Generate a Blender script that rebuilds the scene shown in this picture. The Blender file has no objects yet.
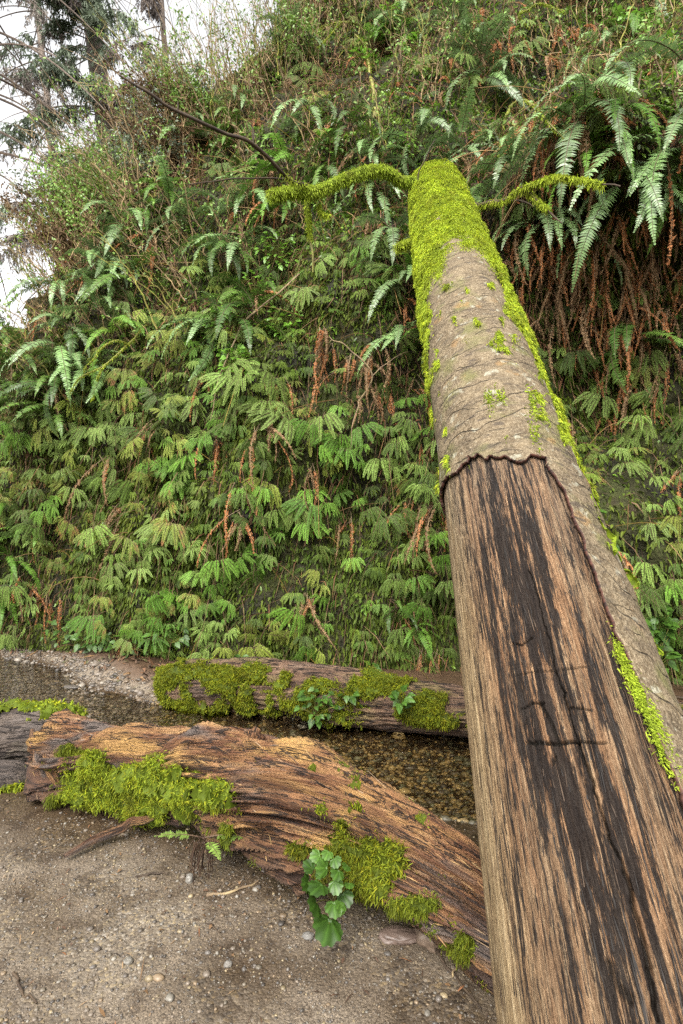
import bpy, math, random
import numpy as np
from mathutils import Vector, Matrix
from mathutils.bvhtree import BVHTree

random.seed(7)
RNG = np.random.default_rng(7)
S = bpy.context.scene
C = S.collection
PI = math.pi

# ------------------------------------------------------------------ camera
W, H, F = 683.0, 1024.0, 559.0
CAMZ, PITCH = 1.5, math.radians(2.0)
cam_data = bpy.data.cameras.new('camera')
cam = bpy.data.objects.new('camera', cam_data); C.objects.link(cam)
cam.location = (0, 0, CAMZ); cam.rotation_euler = (PI / 2 + PITCH, 0, 0)
cam_data.sensor_fit = 'VERTICAL'; cam_data.sensor_height = 36.0
cam_data.lens = 36.0 * F / H
cam_data.clip_start = 0.02; cam_data.clip_end = 600
S.camera = cam
FW = np.array([0, math.cos(PITCH), math.sin(PITCH)]); UP = np.array([0, -math.sin(PITCH), math.cos(PITCH)])
EYE = np.array([0, 0, CAMZ])

def ray(px, py):
    d = FW + np.array([1, 0, 0]) * ((px - W / 2) / F) + UP * ((H / 2 - py) / F)
    return d
def at(px, py, Y):                       # the point seen at a pixel, at world distance Y
    d = ray(px, py); return EYE + d * (Y / d[1])
def proj(P):
    P = np.atleast_2d(P) - EYE
    z = P @ FW; x = P[:, 0]; y = P @ UP
    z = np.where(np.abs(z) < 1e-6, 1e-6, z)
    return W / 2 + F * x / z, H / 2 - F * y / z, z

# ------------------------------------------------------------------ numpy noise
def _h(i, j, k):
    n = (i * 374761393 + j * 668265263 + k * 1274126177) & 0xffffffff
    n = ((n ^ (n >> 13)) * 1274126177) & 0xffffffff
    return ((n ^ (n >> 16)) & 0xffff) / 65535.0
def vnoise(p):
    p = np.asarray(p, float); i = np.floor(p).astype(np.int64); f = p - i; f = f * f * (3 - 2 * f)
    x, y, z = i[..., 0], i[..., 1], i[..., 2]; u, v, w = f[..., 0], f[..., 1], f[..., 2]
    def L(a, b, t): return a + (b - a) * t
    return L(L(L(_h(x, y, z), _h(x + 1, y, z), u), L(_h(x, y + 1, z), _h(x + 1, y + 1, z), u), v),
             L(L(_h(x, y, z + 1), _h(x + 1, y, z + 1), u), L(_h(x, y + 1, z + 1), _h(x + 1, y + 1, z + 1), u), v), w) * 2 - 1
def fbm(p, o=4):
    p = np.asarray(p, float); s = 0; a = 1; t = 0
    for k in range(o):
        s = s + a * vnoise(p * (2 ** k) + 17.3 * k); t += a; a *= .5
    return s / t
def smooth(a, b, x):
    t = np.clip((x - a) / (b - a), 0, 1); return t * t * (3 - 2 * t)
def nz(v): 
    v = np.asarray(v, float); return v / (np.linalg.norm(v, axis=-1, keepdims=True) + 1e-12)

# ------------------------------------------------------------------ mesh building
def make_mesh(name, V, faces, mat=None, smoothf=False, col=None, attrs=None, mats=None, midx=None):
    """faces: list of (M,k) int arrays"""
    me = bpy.data.meshes.new(name)
    V = np.asarray(V, np.float32)
    me.vertices.add(len(V)); me.vertices.foreach_set('co', V.ravel())
    faces = [np.asarray(f, np.int32) for f in faces if len(f)]
    nl = sum(f.size for f in faces); nf = sum(len(f) for f in faces)
    me.loops.add(nl); me.polygons.add(nf)
    me.loops.foreach_set('vertex_index', np.concatenate([f.ravel() for f in faces]))
    tot = np.concatenate([np.full(len(f), f.shape[1], np.int32) for f in faces])
    st = np.concatenate([[0], np.cumsum(tot)[:-1]]).astype(np.int32)
    me.polygons.foreach_set('loop_start', st); me.polygons.foreach_set('loop_total', tot)
    me.polygons.foreach_set('use_smooth', np.full(nf, smoothf))
    if mats:
        for m in mats: me.materials.append(m)
    elif mat: me.materials.append(mat)
    if midx is not None: me.polygons.foreach_set('material_index', np.asarray(midx, np.int32))
    me.update(calc_edges=True)
    if col is not None:
        a = me.attributes.new('tint', 'FLOAT_COLOR', 'POINT')
        c = np.ones((len(V), 4), np.float32); c[:, :3] = col
        a.data.foreach_set('color', c.ravel())
    for k, v in (attrs or {}).items():
        v = np.asarray(v, np.float32)
        if v.ndim == 1:
            a = me.attributes.new(k, 'FLOAT', 'POINT'); a.data.foreach_set('value', v)
        else:
            a = me.attributes.new(k, 'FLOAT_VECTOR', 'POINT'); a.data.foreach_set('vector', v.ravel())
    me.validate()
    return me

def link(name, me, parent=None, M=None):
    o = bpy.data.objects.new(name, me); C.objects.link(o)
    if parent: o.parent = parent
    if M is not None: o.matrix_basis = M
    return o
def tag(o, label=None, cat=None, group=None, kind=None):
    if label: o['label'] = label
    if cat: o['category'] = cat
    if group: o['group'] = group
    if kind: o['kind'] = kind
    return o
def empty(name, M=None, loc=None):
    o = bpy.data.objects.new(name, None); C.objects.link(o); o.empty_display_size = .1
    if M is not None: o.matrix_basis = M
    if loc is not None: o.location = loc
    return o

class Buf:
    def __init__(s): s.V = []; s.Q = []; s.T = []; s.Cl = []; s.n = 0
    def add(s, V, Q=None, T=None, col=(1, 1, 1)):
        V = np.asarray(V, float).reshape(-1, 3)
        if Q is not None and len(Q): s.Q.append(np.asarray(Q) + s.n)
        if T is not None and len(T): s.T.append(np.asarray(T) + s.n)
        c = np.asarray(col, float)
        s.Cl.append(np.broadcast_to(c, (len(V), 3)) if c.ndim == 1 else c)
        s.V.append(V); s.n += len(V)
    def tube(s, pts, r, n=5, col=(1, 1, 1)):
        pts = np.asarray(pts, float); m = len(pts); r = np.broadcast_to(np.asarray(r, float), (m,))
        t = nz(np.gradient(pts, axis=0)); ref = np.array([.31, .22, .93]) if abs(t[:, 2]).mean() < .8 else np.array([.95, .3, .05])
        a = nz(np.cross(t, ref)); b = np.cross(t, a)
        th = np.linspace(0, 2 * PI, n, endpoint=False)
        V = pts[:, None] + r[:, None, None] * (a[:, None] * np.cos(th)[None, :, None] + b[:, None] * np.sin(th)[None, :, None])
        i = np.arange(m - 1)[:, None] * n; j = np.arange(n)[None]; k = (j + 1) % n
        Q = np.stack([i + j, i + k, i + n + k, i + n + j], -1).reshape(-1, 4)
        s.add(V.reshape(-1, 3), Q, col=col)
    def quads(s, P, col=(1, 1, 1)):      # P (N,4,3)
        P = np.asarray(P, float); N = len(P)
        if not N: return
        c = np.asarray(col, float)
        if c.ndim == 2: c = np.repeat(c, 4, axis=0)
        s.add(P.reshape(-1, 3), np.arange(N * 4).reshape(N, 4), col=c)
    def mesh(s, name, mat, smoothf=False):
        f = []
        if s.Q: f.append(np.concatenate(s.Q))
        if s.T: f.append(np.concatenate(s.T))
        return make_mesh(name, np.concatenate(s.V), f, mat, smoothf, np.concatenate(s.Cl))

def blades(B, P, N, length, width, rng, droop=.6, spread=.7, col=None, bend=.5):
    """many small bent leaf blades (2 quads each sharing an edge) growing from points P along N"""
    n = len(P)
    if n == 0: return
    d = nz(N + rng.normal(0, spread, (n, 3)) + np.array([0, 0, -droop]))
    s = nz(np.cross(d, rng.normal(0, 1, (n, 3))))
    L = (length * rng.uniform(.6, 1.4, n))[:, None]; w = (width * rng.uniform(.7, 1.3, n))[:, None]
    m = P + d * L * .5; t = P + d * L + np.array([0, 0, -1]) * L * bend * rng.uniform(.2, 1, (n, 1))
    V = np.stack([P - s * w * .25, P + s * w * .25, m + s * w * .5, m - s * w * .5, t + s * w * .12, t - s * w * .12], 1)
    base = np.arange(n)[:, None] * 6
    Q = np.concatenate([base + np.array([[0, 1, 2, 3]]), base + np.array([[3, 2, 4, 5]])])
    c = np.repeat(col, 6, axis=0) if col is not None else (1, 1, 1)
    B.add(V.reshape(-1, 3), Q, col=c)

# ------------------------------------------------------------------ materials
class NT:
    def __init__(s, name):
        s.m = bpy.data.materials.new(name); s.m.use_nodes = True; s.t = s.m.node_tree; s.t.nodes.clear()
        s.out = s.n('ShaderNodeOutputMaterial')
    def n(s, typ, **kw):
        x = s.t.nodes.new(typ)
        for k, v in kw.items():
            if k in x.inputs.keys() if isinstance(k, str) else False: x.inputs[k].default_value = v
            elif hasattr(x, k): setattr(x, k, v)
        return x
    def l(s, a, b): s.t.links.new(a, b)
    def attr(s, name): x = s.n('ShaderNodeAttribute'); x.attribute_name = name; return x
    def coord(s, out='Object'): return s.n('ShaderNodeTexCoord').outputs[out]
    def scale(s, v, sc):
        x = s.n('ShaderNodeMapping'); s.l(v, x.inputs['Vector']); x.inputs['Scale'].default_value = sc; return x.outputs[0]
    def noise(s, v, scale=5, detail=4, rough=.55, dist=0, out=0):
        x = s.n('ShaderNodeTexNoise'); s.l(v, x.inputs['Vector'])
        x.inputs['Scale'].default_value = scale; x.inputs['Detail'].default_value = detail
        x.inputs['Roughness'].default_value = rough; x.inputs['Distortion'].default_value = dist
        return x.outputs[out]
    def voro(s, v, scale, feature='F1', out='Distance', rnd=1):
        x = s.n('ShaderNodeTexVoronoi'); x.feature = feature; s.l(v, x.inputs['Vector'])
        x.inputs['Scale'].default_value = scale; x.inputs['Randomness'].default_value = rnd
        return x.outputs[out]
    def ramp(s, f, stops, interp='LINEAR'):
        x = s.n('ShaderNodeValToRGB'); e = x.color_ramp.elements; x.color_ramp.interpolation = interp
        while len(e) < len(stops): e.new(.5)
        for i, (p, c) in enumerate(stops):
            e[i].position = p; e[i].color = tuple(c) + (1,) if not np.isscalar(c) else (c, c, c, 1)
        s.l(f, x.inputs[0]); return x.outputs[0]
    def mix(s, f, a, b, mode='MIX'):
        x = s.n('ShaderNodeMix'); x.data_type = 'RGBA'; x.blend_type = mode
        for sock, v in ((x.inputs[0], f), (x.inputs[6], a), (x.inputs[7], b)):
            if isinstance(v, bpy.types.NodeSocket): s.l(v, sock)
            elif np.isscalar(v): sock.default_value = v if sock.type == 'VALUE' else (v, v, v, 1)
            else: sock.default_value = tuple(v) + (1,)
        return x.outputs[2]
    def math(s, op, a, b=0.0, clamp=False):
        x = s.n('ShaderNodeMath'); x.operation = op; x.use_clamp = clamp
        for sock, v in ((x.inputs[0], a), (x.inputs[1], b)):
            if isinstance(v, bpy.types.NodeSocket): s.l(v, sock)
            else: sock.default_value = v
        return x.outputs[0]
    def bump(s, h, strength=.5, dist=.01, normal=None):
        x = s.n('ShaderNodeBump'); x.inputs['Strength'].default_value = strength; x.inputs['Distance'].default_value = dist
        s.l(h, x.inputs['Height'])
        if normal: s.l(normal, x.inputs['Normal'])
        return x.outputs[0]
    def bsdf(s, col, rough=.6, normal=None, spec=.5, **kw):
        p = s.n('ShaderNodeBsdfPrincipled')
        for sock, v in ((p.inputs['Base Color'], col), (p.inputs['Roughness'], rough), (p.inputs['Specular IOR Level'], spec)):
            if isinstance(v, bpy.types.NodeSocket): s.l(v, sock)
            elif np.isscalar(v): sock.default_value = v
            else: sock.default_value = tuple(v) + (1,)
        if normal: s.l(normal, p.inputs['Normal'])
        return p
    def done(s, sh): s.l(sh if isinstance(sh, bpy.types.NodeSocket) else sh.outputs[0], s.out.inputs[0]); return s.m

def leaf_mat(name, col, col2, rough=.45, trans=.25, spec=.5, brown=0.0, rnd=.35, patch=0):
    m = NT(name)
    tint = m.attr('tint').outputs['Color']
    oi = m.n('ShaderNodeObjectInfo').outputs['Random']
    nn = m.noise(m.coord('Object'), 9, 2)
    f = m.math('ADD', m.math('MULTIPLY', oi, .6), m.math('MULTIPLY', nn, .5))
    c = m.mix(m.math('SUBTRACT', f, .1, True), col, col2)
    if brown:
        b = m.ramp(m.noise(m.coord('Object'), 5.0, 3), [(.62 - brown * .3, 0.0), (.72 - brown * .3, 1.0)])
        c = m.mix(b, c, (.17, .085, .03))
    if patch:
        c = m.mix(m.ramp(m.noise(m.coord('Object'), 7, 4, .65), [(.52, 0.0), (.70, .5)]), c, (.11, .085, .018))
        c = m.mix(m.ramp(m.noise(m.coord('Object'), 11, 4, .65), [(.32, .6), (.44, 0.0)]), c, (.055, .085, .012))
    c = m.mix(1.0, c, tint, 'MULTIPLY')
    c = m.mix(1.0, c, m.ramp(oi, [(0, 1 - rnd), (1, 1 + rnd)]), 'MULTIPLY')
    p = m.bsdf(c, rough, spec=spec)
    t = m.n('ShaderNodeBsdfTranslucent'); m.l(c, t.inputs[0])
    x = m.n('ShaderNodeMixShader'); x.inputs[0].default_value = trans
    m.l(p.outputs[0], x.inputs[1]); m.l(t.outputs[0], x.inputs[2])
    return m.done(x)

MAT = {}
MAT['pale'] = leaf_mat('fern_pale_green', (0.169, 0.244, 0.051), (0.108, 0.179, 0.032), .6, .22, spec=.22)
MAT['bright'] = leaf_mat('fern_bright_green', (0.083, 0.194, 0.018), (0.117, 0.219, 0.028), .6, .25, spec=.22)
MAT['yellow'] = leaf_mat('fern_yellow_green', (0.180, 0.208, 0.032), (0.133, 0.179, 0.027), .6, .25, spec=.2)
MAT['dark'] = leaf_mat('fern_dark_green', (0.057, 0.099, 0.017), (0.081, 0.127, 0.019), .6, .18, spec=.22)
MAT['tipped'] = leaf_mat('fern_browning', (0.112, 0.164, 0.028), (0.160, 0.178, 0.033), .6, .2, brown=.55, spec=.2)
MAT['sword'] = leaf_mat('sword_fern_blue_green', (0.159, 0.241, 0.098), (0.117, 0.209, 0.058), .36, .18, spec=.5)
MAT['sword_dark'] = leaf_mat('sword_fern_dark_green', (0.057, 0.121, 0.023), (0.086, 0.149, 0.023), .42, .18, spec=.35)
MAT['sword_fresh'] = leaf_mat('sword_fern_fresh_green', (.09, .21, .022), (.10, .19, .025), .5, .28, spec=.25)
MAT['dead'] = leaf_mat('dead_fern_brown', (0.346, 0.132, 0.044), (0.220, 0.100, 0.044), .8, .12, spec=.2)
MAT['dead_grey'] = leaf_mat('dead_fern_tan', (0.237, 0.138, 0.065), (0.150, 0.098, 0.055), .8, .12, spec=.15, rnd=.45)
MAT['leafy'] = leaf_mat('leafy_bright_green', (0.142, 0.293, 0.025), (0.104, 0.227, 0.025), .4, .35)
MAT['leaf_gloss'] = leaf_mat('broad_leaf_green', (0.031, 0.077, 0.008), (0.048, 0.099, 0.013), .45, .2, spec=.35)
MAT['moss'] = leaf_mat('moss_yellow_green', (0.303, 0.370, 0.022), (0.206, 0.288, 0.025), .7, .35, spec=.2, rnd=.05, patch=1)
MAT['moss_wall'] = leaf_mat('moss_olive', (0.067, 0.093, 0.010), (0.046, 0.074, 0.008), .7, .25, spec=.25, rnd=.05)
MAT['litter'] = leaf_mat('dead_litter', (0.119, 0.068, 0.034), (0.085, 0.060, 0.038), .85, .1, spec=.2, rnd=.05)
MAT['bud'] = leaf_mat('bud_leaves', (0.160, 0.276, 0.036), (0.130, 0.216, 0.045), .5, .3)
MAT['haze_foliage'] = leaf_mat('conifer_foliage', (0.142, 0.157, 0.120), (0.114, 0.157, 0.090), .6, .2, spec=.3)  # distance haze painted into the foliage as a paler, greyer colour
MAT['haze_brown'] = leaf_mat('conifer_twigs_brown', (0.190, 0.152, 0.137), (0.142, 0.133, 0.105), .7, .15, spec=.2)  # same painted haze, lightened towards lilac brown

def twig_mat(name, a, b):
    m = NT(name); n = m.noise(m.coord('Object'), 14, 4)
    c = m.mix(m.ramp(n, [(.4, 0.0), (.62, 1.0)]), a, b)
    c = m.mix(1.0, c, m.attr('tint').outputs['Color'], 'MULTIPLY')
    return m.done(m.bsdf(c, .75, m.bump(n, .4, .01), .3))
MAT['twig'] = twig_mat('twig_bark', (.13, .09, .055), (.24, .18, .095))
MAT['twig_dark'] = twig_mat('wet_twig_bark', (0.027, 0.018, 0.012), (0.054, 0.036, 0.021))
MAT['twig_moss'] = twig_mat('mossy_twig_bark', (.13, .12, .04), (.20, .20, .04))
MAT['stalk'] = twig_mat('fern_stalk', (.05, .03, .02), (.09, .055, .03))
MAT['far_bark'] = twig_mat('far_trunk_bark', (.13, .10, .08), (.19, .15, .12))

m = NT('cliff_soil_and_moss'); co = m.coord('Object')
n1 = m.noise(co, 2.2, 5); n2 = m.noise(co, 22, 5)
c = m.ramp(n1, [(.35, (.020, .020, .013)), (.5, (.036, .036, .012)), (.62, (.05, .062, .014)), (.75, (.05, .033, .02))])
c = m.mix(m.ramp(n2, [(.35, 0.0), (.7, 1.0)]), m.mix(.6, c, (.012, .01, .006)), c)
MAT['cliff'] = m.done(m.bsdf(c, .8, m.bump(n2, 1.0, .09), .2))

m = NT('sand_and_gravel'); co = m.coord('Object')
big = m.noise(co, 1.1, 5); mid = m.noise(co, 7, 5)
v = m.n('ShaderNodeTexVoronoi'); m.l(co, v.inputs['Vector']); v.inputs['Scale'].default_value = 95
cell = m.n('ShaderNodeSeparateColor'); m.l(v.outputs['Color'], cell.inputs[0])
peb = m.ramp(cell.outputs[0], [(0, (0.048, 0.037, 0.026)), (.25, (0.123, 0.097, 0.068)), (.5, (0.171, 0.141, 0.103)), (.72, (0.109, 0.095, 0.079)), (.86, (0.237, 0.184, 0.105)), (1, (0.266, 0.238, 0.200))])
v2 = m.n('ShaderNodeTexVoronoi'); m.l(co, v2.inputs['Vector']); v2.inputs['Scale'].default_value = 260
cell2 = m.n('ShaderNodeSeparateColor'); m.l(v2.outputs['Color'], cell2.inputs[0])
sand = m.ramp(cell2.outputs[0], [(0, (0.071, 0.055, 0.039)), (.4, (0.138, 0.112, 0.082)), (.8, (0.190, 0.155, 0.116)), (1, (0.266, 0.218, 0.158))])
c = m.mix(m.ramp(m.noise(co, 3.0, 6), [(.44, 0.0), (.6, 1.0)]), sand, peb)
c = m.mix(m.attr('wet').outputs['Fac'], c, m.mix(1.0, c, (.33, .265, .20), 'MULTIPLY'))
c = m.mix(m.attr('soil').outputs['Fac'], c, m.mix(m.noise(co, 40, 4), (.02, .014, .009), (.12, .07, .04)))
c = m.mix(m.ramp(big, [(.40, .9), (.55, 0.0)]), c, m.mix(1.0, c, (.55, .5, .44), 'MULTIPLY'))
c = m.mix(m.ramp(mid, [(.36, .8), (.46, 0.0)]), c, m.mix(1.0, c, (.5, .45, .4), 'MULTIPLY'))
hh = m.math('ADD', m.math('MULTIPLY', v.outputs['Distance'], -.7), m.math('MULTIPLY', m.noise(co, 30, 5), .8))
rg = m.ramp(m.attr('wet').outputs['Fac'], [(0, .8), (1, .35)])
MAT['ground'] = m.done(m.bsdf(c, rg, m.bump(m.math('ADD', hh, m.math('MULTIPLY', v2.outputs['Distance'], -.25)), .45, .012), .4))

m = NT('pebbles'); oi = m.attr('tint').outputs['Color']
MAT['stone'] = m.done(m.bsdf(m.mix(1.0, oi, m.ramp(m.noise(m.coord('Object'), 60, 3), [(.3, .75), (.7, 1.15)]), 'MULTIPLY'), .5, None, .5))

m = NT('clear_shallow_water'); co = m.coord('Object')
hgt = m.math('ADD', m.noise(m.scale(co, (1.0, 1.6, 1)), 7, 3, .6), m.math('MULTIPLY', m.noise(co, 28, 2), .35))
nrm = m.bump(hgt, 1.0, .05)
tr = m.n('ShaderNodeBsdfTransparent'); tr.inputs[0].default_value = (.93, .88, .74, 1)
gl = m.n('ShaderNodeBsdfGlossy'); gl.inputs['Roughness'].default_value = .04; m.l(nrm, gl.inputs['Normal'])
fr = m.n('ShaderNodeFresnel'); fr.inputs['IOR'].default_value = 1.33; m.l(nrm, fr.inputs['Normal'])
x = m.n('ShaderNodeMixShader'); m.l(fr.outputs[0], x.inputs[0]); m.l(tr.outputs[0], x.inputs[1]); m.l(gl.outputs[0], x.inputs[2])
MAT['water'] = m.done(x)

# weathered bare wood of the leaning trunk: streaks along the grain attribute
m = NT('bare_weathered_wood'); g = m.attr('grain').outputs['Vector']; th = m.attr('theta').outputs['Fac']; ss = m.attr('along').outputs['Fac']
fine = m.noise(m.scale(g, (120, 120, 3.6)), 1, 5, .68)
midn = m.noise(m.scale(g, (40, 40, 2.1)), 1, 7, .74)
grit = m.noise(m.scale(g, (420, 420, 70)), 1, 4, .7)
wide = m.noise(m.scale(g, (10, 10, 1.1)), 1, 3, .5)
short = m.noise(m.scale(g, (120, 120, 11)), 1, 6, .75)
st = lambda v, a, b: m.ramp(v, [(a, 0.0), (b, 1.0)])
c = m.ramp(fine, [(.32, (0.041, 0.027, 0.019)), (.44, (0.115, 0.070, 0.039)), (.56, (0.182, 0.118, 0.068)), (.70, (0.290, 0.212, 0.128))])
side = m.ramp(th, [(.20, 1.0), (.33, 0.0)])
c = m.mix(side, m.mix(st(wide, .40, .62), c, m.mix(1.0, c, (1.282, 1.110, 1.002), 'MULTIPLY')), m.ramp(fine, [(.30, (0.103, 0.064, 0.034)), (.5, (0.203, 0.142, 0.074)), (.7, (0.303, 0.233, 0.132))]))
c = m.mix(m.math('MULTIPLY', m.ramp(short, [(.52, 0.0), (.60, .85)]), m.ramp(midn, [(.40, .15), (.58, 1.0)])), c, (0.317, 0.246, 0.152))
grey = m.mix(m.ramp(ss, [(.35, 0.0), (.62, 1.0)]), 0.0, m.ramp(midn, [(.40, .1), (.6, .8)]))
c = m.mix(m.math('MULTIPLY', grey, .7), c, (0.115, 0.104, 0.092))
c = m.mix(m.ramp(grit, [(.36, .75), (.5, 0.0)]), c, m.mix(1.0, c, (.42, .38, .34), 'MULTIPLY'))
c = m.mix(m.ramp(grit, [(.58, 0.0), (.68, .35)]), c, m.mix(1.0, c, (1.5, 1.5, 1.45), 'MULTIPLY'))
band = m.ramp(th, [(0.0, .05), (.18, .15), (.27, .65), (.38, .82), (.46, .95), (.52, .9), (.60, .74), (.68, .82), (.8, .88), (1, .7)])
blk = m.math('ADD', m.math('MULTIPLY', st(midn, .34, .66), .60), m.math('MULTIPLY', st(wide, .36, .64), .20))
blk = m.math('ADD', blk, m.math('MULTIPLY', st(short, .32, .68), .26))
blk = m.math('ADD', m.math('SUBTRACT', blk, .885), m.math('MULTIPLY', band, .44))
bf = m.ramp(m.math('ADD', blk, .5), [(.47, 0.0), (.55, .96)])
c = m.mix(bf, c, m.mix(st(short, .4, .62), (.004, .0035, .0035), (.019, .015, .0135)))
hgt = m.math('ADD', m.math('MULTIPLY', m.math('ADD', fine, m.math('MULTIPLY', grit, .5)), .6), m.math('ADD', m.math('MULTIPLY', midn, .8), m.math('MULTIPLY', short, .8)))
dk = m.attr('groove').outputs['Fac']
c = m.mix(dk, c, (.010, .008, .006))
MAT['wood'] = m.done(m.bsdf(c, m.ramp(bf, [(0, .65), (1, .5)]), m.bump(hgt, 1.0, .014), .12))

m = NT('thin_ringed_bark'); g = m.attr('grain').outputs['Vector']; cr = m.attr('crease').outputs['Fac']
a = m.noise(g, 14, 5); b = m.noise(g, 70, 4); s2 = m.noise(m.scale(g, (5, 5, 26)), 1, 5)
c = m.ramp(a, [(.3, (.085, .064, .04)), (.5, (.14, .107, .066)), (.7, (.19, .148, .092))])
c = m.mix(m.ramp(b, [(.42, .7), (.55, 0.0)]), c, m.mix(1.0, c, (.55, .5, .42), 'MULTIPLY'))
c = m.mix(m.ramp(m.noise(g, 130, 3), [(.56, 0.0), (.64, .6)]), c, (.25, .205, .135))
c = m.mix(m.ramp(s2, [(.3, .8), (.42, 0.0)]), c, (.06, .048, .032))
c = m.mix(m.ramp(m.noise(g, 6, 4), [(.52, 0.0), (.68, .6)]), c, (.10, .105, .028))
c = m.mix(m.ramp(m.noise(g, 9, 3), [(.64, 0.0), (.72, .6)]), c, (.21, .125, .05))
c = m.mix(m.ramp(m.noise(g, 17, 4), [(.62, 0.0), (.68, .7)]), c, (.26, .25, .19))
c = m.mix(m.ramp(m.noise(m.scale(g, (1, 1, 2.5)), 11, 5), [(.34, .85), (.42, 0.0)]), c, (.055, .042, .03))
al = m.attr('meters').outputs['Fac']
def rings(f, w, thr, off):
    t = m.math('FRACT', m.math('ADD', m.math('MULTIPLY', al, f), m.math('MULTIPLY', m.noise(m.scale(g, (1, 1, .35)), 2.6 + off, 3), 3.2)))
    ln = m.ramp(t, [(0, 1.0), (w * .5, 1.0), (w, 0.0)])
    return m.math('MULTIPLY', ln, m.ramp(m.noise(m.scale(g, (1, 1, 2.2)), 4.5 + off, 2), [(thr, 0.0), (thr + .06, 1.0)]))
rg_ = m.math('MAXIMUM', rings(6.5, .05, .46, 0), rings(12, .05, .54, 1.7))
c = m.mix(m.math('MULTIPLY', rg_, .85), c, (.028, .022, .015))
b = m.math('SUBTRACT', b, m.math('MULTIPLY', rg_, .9))
MAT['bark'] = m.done(m.bsdf(c, .75, m.bump(m.math('ADD', b, m.math('MULTIPLY', s2, .9)), 1.0, .016), .25))
m = NT('torn_bark_edge'); b = m.noise(m.attr('grain').outputs['Vector'], 60, 4)
MAT['bark_edge'] = m.done(m.bsdf(m.ramp(b, [(.35, (.018, .010, .008)), (.65, (.08, .032, .02))]), .7, m.bump(b, .8, .01), .3))

# rotten twisted driftwood
def driftwood(name, pal, grey=.3):
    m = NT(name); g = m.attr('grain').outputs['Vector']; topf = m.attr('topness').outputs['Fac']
    f1 = m.noise(m.scale(g, (10, 10, 2.6)), 1, 7, .66, .8); f2 = m.noise(m.scale(g, (70, 70, 26)), 1, 6, .72)
    w = m.noise(m.scale(g, (3.2, 3.2, 1.6)), 1, 4, .55, .4)
    c = m.ramp(f1, [(.28, pal[0]), (.43, pal[1]), (.55, pal[2]), (.72, pal[3])])
    c = m.mix(m.ramp(w, [(.52, 0.0), (.62, .8)]), c, m.mix(f2, pal[4], pal[5]))
    c = m.mix(m.ramp(w, [(.36, grey), (.47, 0.0)]), c, m.mix(f2, (.055, .044, .04), (.15, .122, .105)))
    c = m.mix(m.ramp(f2, [(.35, .92), (.46, 0.0)]), c, (.022, .013, .009))
    ck = m.ramp(m.math('ABSOLUTE', m.math('SUBTRACT', m.noise(m.scale(g, (13, 13, 1.6)), 1, 4, .6, .6), .5)), [(0, .95), (.008, .9), (.024, 0.0)])
    c = m.mix(ck, c, (.012, .007, .005))
    c = m.mix(m.ramp(topf, [(.30, .75), (.62, 0.0)]), c, m.mix(f2, (.022, .013, .009), (.075, .038, .024)))  # underside shade painted into the wood colour where topness is low
    h = m.math('SUBTRACT', m.math('ADD', m.math('MULTIPLY', f1, 1.0), m.math('MULTIPLY', f2, .8)), m.math('MULTIPLY', ck, .8))
    return m.done(m.bsdf(c, m.ramp(f2, [(.3, .45), (.7, .8)]), m.bump(h, 1.0, .03), .4))
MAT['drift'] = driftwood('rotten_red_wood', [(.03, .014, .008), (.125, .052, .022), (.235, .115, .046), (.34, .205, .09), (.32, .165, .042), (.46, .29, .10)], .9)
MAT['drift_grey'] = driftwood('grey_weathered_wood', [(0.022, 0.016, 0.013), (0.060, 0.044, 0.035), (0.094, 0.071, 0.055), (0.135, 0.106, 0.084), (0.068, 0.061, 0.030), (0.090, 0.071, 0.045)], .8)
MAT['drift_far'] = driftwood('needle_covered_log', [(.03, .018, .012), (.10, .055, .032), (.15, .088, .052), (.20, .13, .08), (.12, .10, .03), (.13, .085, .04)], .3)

# ------------------------------------------------------------------ the cliff
base_xy = np.array([(9.5, 2.6), (7, 3.8), (4.6, 4.75), (2.5, 5.25), (.8, 5.55), (-1.5, 6.0), (-3, 6.55), (-4.4, 7.25), (-5.6, 8.2), (-7.2, 10), (-9, 12.5), (-11, 15)])
def resample(P, n, dense=4000):
    P = np.asarray(P, float); k = len(P); t = np.linspace(0, k - 1, dense); i = np.clip(t.astype(int), 0, k - 2); f = (t - i)[:, None]
    p0 = P[np.clip(i - 1, 0, k - 1)]; p1 = P[i]; p2 = P[i + 1]; p3 = P[np.clip(i + 2, 0, k - 1)]
    q = .5 * (2 * p1 + (p2 - p0) * f + (2 * p0 - 5 * p1 + 4 * p2 - p3) * f ** 2 + (3 * p1 - p0 - 3 * p2 + p3) * f ** 3)
    s = np.concatenate([[0], np.cumsum(np.linalg.norm(np.diff(q[:, :2] if q.shape[1] == 2 else q[:, :3], axis=0), axis=1))])
    u = np.linspace(0, s[-1], n)
    return np.stack([np.interp(u, s, q[:, c]) for c in range(q.shape[1])], 1), u
NU, NV = 430, 270
bp, bu = resample(base_xy, NU)
tg = nz(np.gradient(bp, axis=0)); nout = np.stack([-tg[:, 1], tg[:, 0]], 1)
bpx = W / 2 + F * bp[:, 0] / bp[:, 1]
order = np.argsort(bpx)
Htop = np.interp(bpx, [-700, -250, 0, 60, 140, 210, 270, 340, 430, 900], [3.2, 3.6, 4.9, 7.2, 9.4, 10.2, 10.7, 12.3, 14, 15])
vv = np.linspace(0, 1, NV)
h = vv[None] * Htop[:, None]
plateau = smooth(.93, 1.0, vv)[None]
setb = np.interp(h, [0, .3, 1.5, 3.2, 4.2, 5.5, 7, 10, 14], [.0, -.03, -.1, .0, .28, .75, 1.3, 2.7, 4.7])
setb = setb + np.maximum(0, vv[None] - .95) / .05 * 3.5
P3 = np.stack([bp[:, None, 0] + 0 * h, bp[:, None, 1] + 0 * h, h], -1)
nrm0 = np.concatenate([nout, np.zeros((NU, 1))], 1)[:, None]
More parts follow.
